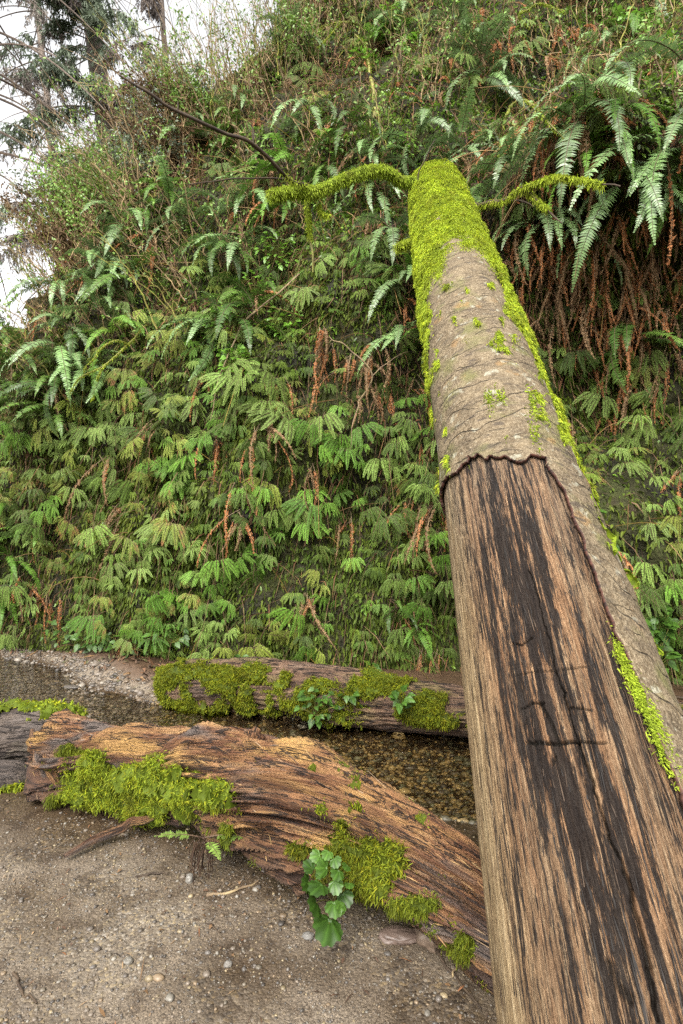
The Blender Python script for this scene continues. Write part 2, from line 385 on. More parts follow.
disp = fbm(P3 * np.array([.9, .9, .75]), 4) * .55 + fbm(P3 * 3.2 + 9, 3) * .13
disp = disp * smooth(-.1, .9, h) + fbm(P3 * 1.3 + 40, 3) * .5 * smooth(.75, .95, vv[None])
bul = np.exp(-((P3[..., 0] - 2.6) / 1.15) ** 2 - ((h - 5.0) / .85) ** 2) * 1.15
rec = np.exp(-((P3[..., 0] - 2.2) / .9) ** 2 - ((h - 2.9) / .8) ** 2) * .35
WP = P3 + nrm0 * (disp + bul - rec - setb)[..., None]
WP[..., 2] += .03 + disp * .25 * smooth(0, 1.5, h)
i = np.arange(NU - 1)[:, None] * NV; j = np.arange(NV - 1)[None]
wq = np.stack([i + j, i + j + 1, i + NV + j + 1, i + NV + j], -1).reshape(-1, 4)
WV = WP.reshape(-1, 3)
wall_me = make_mesh('canyon_wall', WV, [wq], MAT['cliff'], True)
wall = link('hillside', wall_me); tag(wall, 'steep dark earth canyon wall under the ferns', kind='structure')
wbvh = BVHTree.FromPolygons(WV.tolist(), wq.tolist())
e1 = WV[wq[:, 1]] - WV[wq[:, 0]]; e2 = WV[wq[:, 3]] - WV[wq[:, 0]]
wn = np.cross(e1, e2); warea = np.linalg.norm(wn, axis=1); wn = wn / (warea[:, None] + 1e-12)
if wn[len(wn) // 2, 1] > 0: wn = -wn
wc = WV[wq].mean(1); wpx, wpy, wz = proj(wc)
wvis = (wz > .5) & (wpx > -130) & (wpx < W + 130) & (wpy > -170) & (wpy < 760)
def wall_samples(n, rng, weight=None):
    w = warea * wvis
    if weight is not None: w = w * weight
    k = rng.choice(len(wq), n, p=w / w.sum()); a = rng.random((n, 1)); b = rng.random((n, 1))
    q = WV[wq[k]]
    P = (q[:, 0] * (1 - a) + q[:, 1] * a) * (1 - b) + (q[:, 3] * (1 - a) + q[:, 2] * a) * b
    return P, wn[k]
def hit(px, py):
    d = ray(px, py); r = wbvh.ray_cast(Vector(EYE), Vector(nz(d)))
    if r[0] is None: return None, None
    p = np.array(r[0]); n = np.array(r[1])
    if n @ d > 0: n = -n
    return p, n

# ------------------------------------------------------------------ ground and stream
def ynear(x): return np.interp(x, [-8, -4, -2, -.8, 1, 3], [5.6, 4.15, 3.6, 3.2, 2.75, 2.4])
def yfar(x): return np.interp(x, [-8, -4.3, -3, -1.7, 1, 3], [9.5, 7.1, 6.3, 5.1, 4.27, 3.92])
def zg(x, y):
    x = np.asarray(x, float); y = np.asarray(y, float)
    q = (y - ynear(x)) / (yfar(x) - ynear(x))
    P = np.stack([x, y, 0 * x], -1)
    chan = smooth(0, .28, q) * smooth(1.03, .86, q)
    bar = smooth(-1.6, -2.3, x) * smooth(-3.3, -2.6, x) * smooth(.18, .45, q) * smooth(1.3, .8, q)
    z = -.115 * chan + bar * (.068 + .045 * fbm(P * 2.0, 3))
    z = z + .14 * smooth(.97, 1.16, q)
    z = z + .018 * fbm(P * 1.7 + 3, 3) + .006 * fbm(P * 9, 3)
    return z
gx = np.unique(np.concatenate([np.linspace(-60, -7, 30), np.linspace(-7, -3, 130), np.linspace(-3, 2.2, 300), np.linspace(2.2, 5, 60), np.linspace(5, 60, 30)]))
gy = np.unique(np.concatenate([np.linspace(-60, .6, 40), np.linspace(.6, 4.3, 260), np.linspace(4.3, 9, 150), np.linspace(9, 80, 30)]))
GX, GY = np.meshgrid(gx, gy, indexing='ij'); GZ = zg(GX, GY)
GV = np.stack([GX, GY, GZ], -1).reshape(-1, 3); n2_ = len(gy)
i = np.arange(len(gx) - 1)[:, None] * n2_; j = np.arange(n2_ - 1)[None]
gq = np.stack([i + j, i + n2_ + j, i + n2_ + j + 1, i + j + 1], -1).reshape(-1, 4)
WATERZ = -.035
Pn = np.stack([GX, GY, 0 * GX], -1)
wet = smooth(.012, -.03, GZ + .02 * fbm(Pn * 3, 3))
qq = (GY - ynear(GX)) / (yfar(GX) - ynear(GX))
wet = np.maximum(wet, .95 * smooth(1.95, 2.6, GY + .25 * GX + .25 * fbm(Pn * 2.2 + 5, 3)) * (qq < .2))
wet = np.maximum(wet, .75 * smooth(1.02, 1.2, qq))
ground = link('ground', make_mesh('ground', GV, [gq], MAT['ground'], True, attrs={'wet': wet.ravel(), 'soil': smooth(.98, 1.12, qq + .05 * fbm(Pn * 4, 3)).ravel()}))
tag(ground, 'sandy gravel creek bed with damp patches', kind='structure')
gbvh = BVHTree.FromPolygons(GV.tolist(), gq.tolist())
def ghit(px, py):
    r = gbvh.ray_cast(Vector(EYE), Vector(nz(ray(px, py)))); return np.array(r[0])
wx = np.linspace(-30, 12, 60); wy = np.linspace(2.0, 30, 60)
ww, hh2 = np.meshgrid(wx, wy, indexing='ij')
i = np.arange(59)[:, None] * 60; j = np.arange(59)[None]
water = link('water', make_mesh('water', np.stack([ww, hh2, 0 * ww + WATERZ], -1).reshape(-1, 3), [np.stack([i + j, i + 60 + j, i + 61 + j, i + j + 1], -1).reshape(-1, 4)], MAT['water'], True))
tag(water, 'shallow clear creek water over gravel', kind='structure')

OCT = np.array([(1, 0, 0), (-1, 0, 0), (0, 1, 0), (0, -1, 0), (0, 0, 1), (0, 0, -1)], float)
OT = np.array([(0, 2, 4), (2, 1, 4), (1, 3, 4), (3, 0, 4), (2, 0, 5), (1, 2, 5), (3, 1, 5), (0, 3, 5)])
_v = [tuple(v) for v in OCT]; _t = []; _m = {}
def _mid(a, b):
    k = (min(a, b), max(a, b))
    if k not in _m:
        _v.append(tuple(nz(np.array(_v[a]) + np.array(_v[b])))); _m[k] = len(_v) - 1
    return _m[k]
for a, b, c_ in OT:
    x, y, z = _mid(a, b), _mid(b, c_), _mid(c_, a); _t += [(a, x, z), (x, b, y), (z, y, c_), (x, y, z)]
SPH = np.array(_v); SPT = np.array(_t)
def pebbles(n, rng, x0, x1, y0, y1, size, mask=None, sink=.3, pal=None):
    x = rng.uniform(x0, x1, n * 3); y = y0 + (y1 - y0) * rng.random(n * 3) ** 1.3
    if mask is not None:
        k = mask(x, y, rng); x, y = x[k], y[k]
    x, y = x[:n], y[:n]; n = len(x); z = zg(x, y)
    sc = size * np.exp(rng.normal(0, .45, (n, 1))) * rng.uniform(.7, 1.3, (n, 3)) * np.array([1, 1, .6])
    a = rng.uniform(0, 2 * PI, n); V = SPH[None] * (1 + rng.normal(0, .10, (n, len(SPH), 1))) * sc[:, None]
    X = V[..., 0] * np.cos(a)[:, None] - V[..., 1] * np.sin(a)[:, None]; Y = V[..., 0] * np.sin(a)[:, None] + V[..., 1] * np.cos(a)[:, None]
    V = np.stack([X + x[:, None], Y + y[:, None], V[..., 2] + (z + sc[:, 2] * sink)[:, None]], -1)
    T = (SPT[None] + np.arange(n)[:, None, None] * len(SPH)).reshape(-1, 3)
    pal = np.array(pal if pal is not None else [(.10, .083, .06), (.125, .10, .075), (.08, .07, .06), (.18, .14, .08), (.15, .135, .11), (.05, .042, .034), (.14, .10, .06), (.10, .08, .06), (.075, .062, .05)])
    col = pal[rng.integers(0, len(pal), n)] * rng.uniform(.7, 1.2, (n, 1))
    return V.reshape(-1, 3), T, np.repeat(col, len(SPH), axis=0)
def qf(x, y): return (y - ynear(x)) / (yfar(x) - ynear(x))
B = Buf()
patch = lambda x, y, r: fbm(np.stack([x, y, 0 * x], -1) * 1.8, 3) + r.normal(0, .25, len(x)) > -.05
for args in ((15000, -2.6, 1.2, 1.3, 3.0, .003, patch), (1100, -2.6, 1.2, 1.3, 3.4, .0045, patch), (60, -2.6, 1.2, 1.5, 3.4, .009, patch)):
    V, T, c = pebbles(args[0], RNG, *args[1:6], mask=args[6]); B.add(V, T=T, col=c)
link('gravel', B.mesh('gravel', MAT['stone'], True)); tag(C.objects['gravel'], 'small loose gravel on the sandy creek bank', kind='stuff')
B = Buf()
inw = lambda x, y, r: (qf(x, y) > .08) & (qf(x, y) < 1.06)
bedp = [(.16, .105, .04), (.10, .075, .035), (.20, .14, .06), (.075, .065, .04), (.25, .18, .08), (.06, .045, .03), (.09, .085, .05)]
V, T, c = pebbles(11000, RNG, -1.7, 2.2, 2.4, 5.2, .011, inw, .1, bedp); B.add(V, T=T, col=c)
barp = [(0.096, 0.077, 0.060), (0.131, 0.107, 0.083), (0.075, 0.061, 0.047), (0.175, 0.149, 0.117), (0.056, 0.045, 0.035), (0.122, 0.088, 0.056)]  # bar stones lightened to stand in for pale reflection on the water
V, T, c = pebbles(15000, RNG, -6, -1.2, 3.6, 8.6, .0125, inw, .25, barp); B.add(V, T=T, col=c)
link('streambed_gravel', B.mesh('streambed_gravel', MAT['stone'], True)); tag(C.objects['streambed_gravel'], 'wet rounded gravel of the stream bed and bar', kind='stuff')

MAT['sliver'] = NT('wood_fibre'); m = MAT['sliver']
MAT['sliver'] = m.done(m.bsdf(m.mix(1.0, m.attr('tint').outputs['Color'], m.ramp(m.noise(m.coord('Object'), 50, 3), [(.3, .6), (.7, 1.2)]), 'MULTIPLY'), .7, None, .25))
# ------------------------------------------------------------------ leaning trunk
XR = np.array([1.0, 0, 0])
def camp(x, u, d): return EYE + x * XR + u * UP + d * FW
TA, TB = camp(.695, -.732, 1.65), camp(.905, 3.006, 5.3)
TL = np.linalg.norm(TB - TA); ta = (TB - TA) / TL
tn0 = EYE - (TA + ta * 1.0); tn0 = nz(tn0 - ta * (tn0 @ ta)); tr0 = np.cross(tn0, ta)
if tr0[0] < 0: tr0 = -tr0
def trad(s): return .305 - .085 * np.asarray(s) / TL
def tpt(s, th, off=0):
    s, th = np.broadcast_arrays(np.asarray(s, float), np.asarray(th, float)); r = trad(s) + off
    return TA + s[..., None] * ta + r[..., None] * (np.cos(th)[..., None] * tn0 + np.sin(th)[..., None] * tr0)
def tnorm(th): return np.cos(th)[..., None] * tn0 + np.sin(th)[..., None] * tr0
_s = np.linspace(-1.4, 5.6, 260); _t = np.linspace(-PI, PI, 181); cs, ct = np.meshgrid(_s, _t, indexing='ij')
cq = (np.arange(259)[:, None] * 181 + np.arange(180)[None]).reshape(-1)
cbv = BVHTree.FromPolygons(tpt(cs, ct).reshape(-1, 3).tolist(), np.stack([cq, cq + 1, cq + 182, cq + 181], 1).tolist())
def tpix(px, py):
    r = cbv.ray_cast(Vector(EYE), Vector(nz(ray(px, py))))
    if r[0] is None: return None
    d = np.array(r[0]) - TA; s = d @ ta; q = d - s * ta
    return s, math.atan2(q @ tr0, q @ tn0)
def tpoly(pts): return np.array([q for q in (tpix(*p) for p in pts) if q])
def py_s(py):
    c = EYE[None] * 0; ss = np.linspace(-1, 5.5, 400); _, y, _ = proj(tpt(ss, np.zeros(400))); return float(np.interp(-py, -y, ss))
tbase = TA + ta * (-(TA[2]) / ta[2])
trunk = empty('leaning_trunk', loc=tuple(tbase)); TM = Matrix.Translation(-Vector(tbase))
tag(trunk, 'big leaning dead tree trunk, bark stripped below and mossy top against the wall', 'tree trunk')

# bare wood with the long crack and the carved marks
thf = np.concatenate([np.linspace(-180, -105, 24)[:-1], np.linspace(-105, 105, 600), np.linspace(105, 180, 24)[1:]]) * PI / 180
sf = np.concatenate([np.linspace(-1.35, -.62, 24)[:-1], np.linspace(-.62, 1.0, 620)[:-1], np.linspace(1.0, 2.3, 200)[:-1], np.linspace(2.3, 3.0, 12)])
SS, TT = np.meshgrid(sf, thf, indexing='ij'); rr = trad(SS)
gr = np.stack([rr * np.cos(TT), rr * np.sin(TT), SS], -1)
def polydist(poly, s, t):
    best = np.full(s.shape, 9.0); par = np.zeros(s.shape)
    for k in range(len(poly) - 1):
        a = np.array([poly[k][0], poly[k][1] * .3]); b = np.array([poly[k + 1][0], poly[k + 1][1] * .3]); d = b - a; L2 = d @ d + 1e-9
        x = s - a[0]; y = t * .3 - a[1]; u = np.clip((x * d[0] + y * d[1]) / L2, 0, 1)
        q = np.hypot(x - u * d[0], y - u * d[1]); best = np.minimum(best, q)
    return best
wob = fbm(np.stack([SS * 14, TT * 9, 0 * SS], -1), 3)
disp = .006 * fbm(gr * np.array([7, 7, .8]), 3) + .0045 * fbm(gr * np.array([28, 28, 1.6]), 3) + .0022 * fbm(gr * np.array([80, 80, 4]), 2)
groove = np.zeros(SS.shape); MARKS = []
crack = tpoly([(528, 570), (534, 585), (545, 625), (557, 670), (571, 720), (583, 757), (598, 799), (612, 840), (627, 882), (640, 925), (652, 973), (659, 1020)])
MARKS.append(crack)
w = np.interp(SS, [crack[-1][0], crack[5][0], crack[0][0]], [.0055, .0040, .0018]) * (.75 + .6 * vnoise(np.stack([SS * 22, 0 * SS + 3.3, 0 * SS], -1)))
dcr = polydist(crack, SS + 0 * wob, TT + .022 * wob + .012 * fbm(np.stack([SS * 60, 0 * SS + 5, 0 * SS], -1), 2))
g = np.clip(1.2 - dcr / w, 0, 1); disp -= .022 * g; groove = np.maximum(groove, .9 * g)
for pts, wd, dp in (([(512, 643), (522, 645), (532, 637)], .003, .8), ([(515, 675), (550, 671), (586, 668)], .0022, .55),
                    ([(521, 709), (533, 703), (544, 703)], .0035, .9), ([(540, 703), (551, 722), (558, 741)], .0048, .75), ([(571, 708), (582, 708), (592, 711)], .003, .9),
                    ([(527, 743), (552, 744), (577, 743)], .0048, 1), ([(577, 742), (606, 743)], .003, .95), ([(524, 712), (530, 735), (534, 741)], .0022, .35), ([(584, 712), (588, 738)], .0022, .35),
                    ([(610, 965), (617, 985), (630, 1000)], .009, .7), ([(556, 757), (553, 764)], .004, .6)):
    p = tpoly(pts); MARKS.append(p); dd = polydist(p, SS + .004 * wob, TT)
    g = np.clip(1.25 - dd / wd, 0, 1); disp -= .016 * g * dp; groove = np.maximum(groove, np.minimum(1, 1.15 * dp) * g)
nn = len(thf); i = np.arange(len(sf) - 1)[:, None] * nn; j = np.arange(nn - 1)[None]
q = np.stack([i + j, i + j + 1, i + nn + j + 1, i + nn + j], -1).reshape(-1, 4)
me = make_mesh('wood', tpt(SS, TT, disp).reshape(-1, 3), [q], MAT['wood'], True,
               attrs={'grain': gr.reshape(-1, 3), 'theta': ((TT / PI * 180 + 90) / 180).ravel(), 'along': np.clip(SS / 2.6 + .2, 0, 1).ravel(), 'groove': groove.ravel()})
link('wood', me, trunk, TM)

B = Buf(); n = 3200; s_ = RNG.uniform(-.62, 2.1, n) ; t_ = RNG.uniform(-1.5, 1.25, n)
def fibres(B, P, D, N, L, w, col, rng, lift=.004):
    n = len(P); sd = nz(np.cross(D, N)); L = (L * np.exp(rng.normal(0, .5, n)))[:, None]; w = (w * rng.uniform(.5, 1.5, n))[:, None]; D = nz(D + sd * rng.normal(0, .06, (n, 1)))
    a = P - D * L * .5 - N * .001; b = P + N * lift * rng.uniform(.2, 1, (n, 1)); e = P + D * L * .5 + N * lift * rng.uniform(-.4, 1.2, (n, 1))
    V = np.stack([a - sd * w * .2, a + sd * w * .2, b + sd * w * .5, b - sd * w * .5, e + sd * w * .1, e - sd * w * .1], 1); i = np.arange(n)[:, None] * 6
    B.add(V.reshape(-1, 3), np.concatenate([i + np.array([[0, 1, 2, 3]]), i + np.array([[3, 2, 4, 5]])]), col=np.repeat(col, 6, axis=0))
okf = np.ones(n, bool)
for pl in MARKS: okf &= polydist(pl, s_, t_) > .016
s_, t_ = s_[okf], t_[okf]
gg = np.stack([.3 * np.cos(t_) * 38, .3 * np.sin(t_) * 38, s_ * 2.6], -1); k = (t_ < np.interp(s_, [-.6, .5, 1.2, 2.1], [1.2, .95, .75, .6])) & (s_ < 2.05 - .1); s_, t_, gg = s_[k], t_[k], gg[k]
pal_ = np.array([(.16, .105, .06), (.215, .15, .085), (.10, .065, .036), (.015, .012, .010), (.065, .042, .026), (.13, .08, .045)])
ci = np.where(np.abs(t_ + .05) < .42, RNG.choice([3, 3, 3, 4], len(s_)), RNG.choice([0, 2, 3, 4, 5], len(s_)))
fibres(B, tpt(s_, t_, .001), np.tile(ta, (len(s_), 1)), tnorm(t_), .055, .0022, .75 * pal_[ci] * RNG.uniform(.7, 1.25, (len(s_), 1)), RNG, .0035)
tag(link('raised_fibre', B.mesh('raised_fibre', MAT['sliver']), trunk, TM), kind='stuff')

# bark shell
te = tpoly([(447, 482), (454, 476), (462, 470), (471, 461), (480, 457), (490, 460), (500, 464), (510, 463), (520, 462), (532, 459), (545, 460)])
le = tpoly([(545, 460), (553, 478), (562, 500), (580, 540), (590, 568), (602, 600), (615, 637), (635, 683), (648, 722)])
SBT = np.concatenate([np.linspace(-180, -100, 40)[:-1], np.linspace(-100, 110, 330), np.linspace(110, 180, 34)[1:]]) * PI / 180
SBS = np.concatenate([np.linspace(-1.35, -.2, 120)[:-1], np.linspace(-.2, 2.6, 480)[:-1], np.linspace(2.6, TL - .14, 240)])
BS, BT = np.meshgrid(SBS, SBT, indexing='ij'); br = trad(BS)
bg = np.stack([br * np.cos(BT), br * np.sin(BT), BS], -1)
rag = fbm(np.stack([np.cos(BT) * 5, np.sin(BT) * 5, BS * 6], -1), 4)
sed = np.interp(BT, te[:, 1], te[:, 0]) + .05 * rag + .012 * fbm(bg * 30, 2)
o_ = np.argsort(le[:, 0]); ted = np.interp(BS, le[o_, 0], le[o_, 1]) + .10 * rag + .03 * fbm(bg * 28, 2)
gone = (BS < sed) & (BT < ted) & (BT > -2.6)
bd = .008 * fbm(bg * np.array([4, 4, 6]), 4) + .004 * fbm(np.stack([np.cos(BT), np.sin(BT), BS * 16], -1), 3)
edge_d = np.minimum(np.abs(BS - sed), np.abs(BT - ted) * .3) 
bd = bd + .006 * np.exp(-edge_d / .03)
bend = np.clip((BS - 5.1) / .3, 0, 1)
nb = len(SBT); i = np.arange(len(SBS) - 1)[:, None] * nb; j = np.arange(nb - 1)[None]
bq = np.stack([i + j, i + j + 1, i + nb + j + 1, i + nb + j], -1).reshape(-1, 4)
bq = bq[~gone[:-1, :-1].ravel()]
kf = np.zeros(BS.shape, bool); gf = np.zeros(BS.shape, bool); gm = gone[:-1, :-1]
for a_, b_ in ((0, 0), (0, 1), (1, 0), (1, 1)):
    gf[a_:a_ + gm.shape[0], b_:b_ + gm.shape[1]] |= gm; kf[a_:a_ + gm.shape[0], b_:b_ + gm.shape[1]] |= ~gm
rim = gf & kf & (BT > -2.3); use_s = np.abs(BS - sed) < np.abs(BT - ted) * .3
BS2 = np.where(rim & use_s & (np.abs(BS - sed) < .03), sed, BS); BT2 = np.where(rim & ~use_s & (np.abs(BT - ted) < .08), ted, BT)
BV = tpt(BS2, BT2, .013 + bd)
used, inv = np.unique(bq, return_inverse=True)
me = make_mesh('bark', BV.reshape(-1, 3)[used], [inv.reshape(-1, 4)], None, True, mats=[MAT['bark'], MAT['bark_edge']],
               attrs={'grain': bg.reshape(-1, 3)[used], 'along': BS.ravel()[used], 'meters': BS.ravel()[used]})
bark = link('bark', me, trunk, TM)
md = bark.modifiers.new('thickness', 'SOLIDIFY'); md.thickness = .013; md.offset = 1 if False else -1; md.material_offset_rim = 1; md.use_even_offset = False
# broken top
B = Buf(); k = 60; tt = np.linspace(-PI, PI, k, endpoint=False)
rings = []
for q_, f in enumerate((1.0, .92, .7, .35, .02)):
    base = tpt(np.full(k, TL - .14), tt, .012) ; cen = TA + ta * (TL - .14)
    ring = cen + (base - cen) * f + ta * (.015 * q_ + .07 * fbm(np.stack([np.cos(tt) * 3 * f, np.sin(tt) * 3 * f, 0 * tt + q_], -1), 3)[:, None] * (q_ > 0)); rings.append(ring)
V = np.concatenate(rings); i = np.arange(4)[:, None] * k; j = np.arange(k)[None]; j2 = (j + 1) % k
B.add(V, np.stack([i + j, i + j2, i + k + j2, i + k + j], -1).reshape(-1, 4))
link('broken_top', make_mesh('broken_top', V, B.Q, MAT['bark_edge'], True, attrs={'grain': V}), trunk, TM)

# moss on the trunk
s200, s215, s240, s270, s300, s345, s480 = [py_s(v) for v in (200, 215, 240, 268, 305, 345, 480)]
def mossd(s, th):
    nzv = fbm(np.stack([np.cos(th) * 2.2, np.sin(th) * 2.2, s * 2.0], -1), 3); n2 = fbm(np.stack([np.cos(th) * 7, np.sin(th) * 7, s * 7], -1), 3)
    d = smooth(s270 - .1, s240 + .1, s + .40 * nzv + .12 * n2)
    d = np.maximum(d, smooth(s300 - .1, s270, s + .3 * nzv) * smooth(-.8, -1.1, th + .3 * n2))
    d = np.maximum(d, smooth(s345 - .25, s300 + .1, s + .4 * nzv + .1 * n2) * smooth(.9, 1.2, th + .3 * n2))
    d = np.maximum(d, smooth(s480 + .1, s480 + .9, s + .2 * n2) * smooth(1.2, 1.5, th + .35 * n2) * .7)
    d = np.maximum(d, smooth(.22, .42, n2 + .15 * nzv) * smooth(.7, 1.0, th) * smooth(s480 - 1.4, s480 - .5, s) * .9)
    d = np.maximum(d, smooth(.36, .5, n2 + .3 * nzv) * smooth(s480 + .05, s480 + .3, s) * .7)
    return d
B = Buf()
D = mossd(BS, BT) * (~gone)
mv = tpt(BS, BT, .006 + bd + D * (.022 + .035 * fbm(bg * 8, 3)) + .022 * D * fbm(bg * 24, 2))
fm = (D[:-1, :-1].ravel() > .55) & ~gone[:-1, :-1].ravel()
mq = np.stack([i0 for i0 in [(np.arange(len(SBS) - 1)[:, None] * nb + np.arange(nb - 1)[None]).ravel()]], 0)[0]
mq = np.stack([mq, mq + 1, mq + nb + 1, mq + nb], -1)[fm]
used, inv = np.unique(mq, return_inverse=True)
tcol = np.array([.62, .66, .5]) * (1 + .45 * fbm(bg.reshape(-1, 3)[used] * 14, 3))[:, None]
B.add(mv.reshape(-1, 3)[used], inv.reshape(-1, 4), col=tcol)
n = 520000; s_ = RNG.uniform(1.0, TL + .2, n); s_ = 5.5 - (5.5 - s_) ; t_ = RNG.uniform(-1.9, 1.9, n)
d_ = mossd(s_, t_); k = RNG.random(n) < d_ * .62; s_, t_, d_ = s_[k], t_[k], d_[k]
gg = np.stack([trad(s_) * np.cos(t_), trad(s_) * np.sin(t_), s_], -1); P = tpt(s_, t_, .01 + d_ * (.020 + .035 * fbm(gg * 8, 3)) + .022 * d_ * fbm(gg * 24, 2)); N = tnorm(t_) * .8 - ta * .35
cc = np.stack([RNG.uniform(.6, 1.5, len(s_))] * 3, 1) * np.where(RNG.random((len(s_), 1)) < .25, [[1.25, 1.1, .6]], [[1, 1, 1]])
cc = cc * (1 + .5 * fbm(gg * 10, 3))[:, None]; blades(B, P, N, .019, .0042, RNG, .5, .8, cc, .8)
p2_ = tpoly([(620, 662), (632, 690), (645, 715), (655, 742), (668, 765), (640, 700), (652, 728)])
for a, b in p2_:
    n = 420; s_ = a + RNG.normal(0, .034, n); t_ = b + RNG.normal(0, .035, n)
    blades(B, tpt(s_, t_, .012), tnorm(t_), .011, .0035, RNG, .5, .6, np.stack([RNG.uniform(.6, 1.5, n)] * 3, 1))
p3_ = tpoly([(530, 415), (531, 425), (532, 438), (530, 405), (500, 400), (490, 402)])
for a, b in p3_:
    n = 160; s_ = a + RNG.normal(0, .05, n); t_ = b + RNG.normal(0, .035, n)
    blades(B, tpt(s_, t_, .014), tnorm(t_), .016, .006, RNG, .5, .6, np.stack([RNG.uniform(.6, 1.4, n)] * 3, 1))
link('moss', B.mesh('moss', MAT['moss']), trunk, TM)

def curve(pts, n=40, jit=0, rng=RNG):
    q, _ = resample(np.array(pts, float), n)
    if jit: q = q + np.stack([vnoise(np.stack([np.linspace(0, n / 4, n), np.full(n, 3.1 * k), np.full(n, rng.uniform(0, 99))], -1)) for k in range(3)], -1) * jit
    return q
def fuzzy(B, path, r, n, rng, length=.03, col=None):
    k = rng.integers(0, len(path) - 1, n); f = rng.random((n, 1)); p = path[k] * (1 - f) + path[k + 1] * f
    d = nz(rng.normal(0, 1, (n, 3))); rr_ = np.broadcast_to(np.asarray(r), (len(path),))[k][:, None]
    c = np.stack([rng.uniform(.55, 1.5, n)] * 3, 1)
    blades(B, p + d * rr_ * .9, d, length * .55, .006, rng, .7, .7, c, .8)
def limb(pts, r0, r1, mat, mossy=None, jit=.02, n=40, name='branch'):
    p = curve(pts, n, jit); B = Buf(); r = np.linspace(r0, r1, n) * (1 + .15 * vnoise(np.stack([np.linspace(0, 9, n), np.full(n, r0 * 99), np.zeros(n)], -1)))
    B.tube(p, r, 8)
    o = link(name, B.mesh(name, mat, True), trunk, TM)
    if mossy:
        k0, k1, rad, cnt = mossy; a, b = int(k0 * n), int(k1 * n); B = Buf()
        B.tube(p[a:b], rad * (.75 + .35 * np.abs(vnoise(np.stack([np.linspace(0, 12, b - a), np.full(b - a, 7.7), np.zeros(b - a)], -1)))), 8, col=(.6, .62, .5)); fuzzy(B, p[a:b], rad, cnt, RNG, .045)
        link('moss', B.mesh('moss', MAT['moss']), o)
    return p
limb([at(430, 188, 5.15), at(405, 180, 5.0), at(375, 170, 4.8), at(345, 178, 4.7), at(318, 190, 4.6), at(295, 192, 4.5), at(272, 194, 4.4)], .045, .015, MAT['twig_moss'], (0, 1, .048, 9000), .02)
limb([at(312, 190, 4.62), at(292, 182, 4.35), at(272, 162, 4.1), at(253, 147, 3.95), at(215, 127, 3.75), at(175, 107, 3.6), at(140, 90, 3.5), at(118, 78, 3.45)], .018, .008, MAT['twig_dark'], (0, .3, .014, 400), .03, 40, 'bare_branch')
limb([at(253, 148, 3.95), at(254, 140, 3.93), at(252, 128, 3.92), at(247, 122, 3.9)], .008, .003, MAT['twig_dark'], None, .004, 12, 'twig')
limb([at(178, 109, 3.61), at(178, 101, 3.6)], .006, .003, MAT['twig_dark'], None, 0, 8, 'twig')
limb([at(308, 196, 4.7), at(309, 220, 4.7), at(312, 245, 4.72), at(313, 272, 4.75)], .016, .007, MAT['twig_moss'], (0, .6, .02, 500), .012, 20, 'twig')
limb([at(288, 180, 4.3), at(250, 178, 4.1), at(215, 182, 4.0), at(185, 184, 3.9)], .007, .003, MAT['twig_dark'], None, .012, 20, 'twig')
limb([at(318, 205, 4.7), at(322, 214, 4.68), at(330, 216, 4.66)], .01, .006, MAT['twig_moss'], (0, 1, .016, 250), .004, 10, 'twig')
limb([at(448, 198, 5.1), at(475, 203, 4.85), at(495, 203, 4.65), at(515, 192, 4.45), at(540, 180, 4.15), at(570, 177, 3.9), at(600, 180, 3.75), at(622, 190, 3.65)], .03, .004, MAT['twig_dark'], (0, .93, .017, 3400), .03)
limb([at(522, 188, 4.36), at(535, 198, 4.25), at(548, 212, 4.15), at(563, 226, 4.1)], .018, .004, MAT['twig_dark'], (0, .7, .014, 700), .02, 20)
limb([at(500, 202, 4.9), at(520, 200, 4.8), at(533, 207, 4.7)], .012, .005, MAT['twig_dark'], None, .01, 14, 'twig')
limb([at(420, 240, 4.75), at(405, 244, 4.65), at(397, 248, 4.6)], .03, .02, MAT['twig_moss'], (0, 1, .035, 1200), 0, 12, 'stub')
limb([at(425, 200, 5), at(418, 178, 4.9), at(424, 160, 4.85), at(436, 140, 4.8)], .008, .003, MAT['twig_dark'], None, .02, 18, 'twig')
limb([at(424, 205, 4.95), at(414, 215, 4.85), at(416, 232, 4.8)], .006, .003, MAT['twig_dark'], None, .01, 14, 'twig')

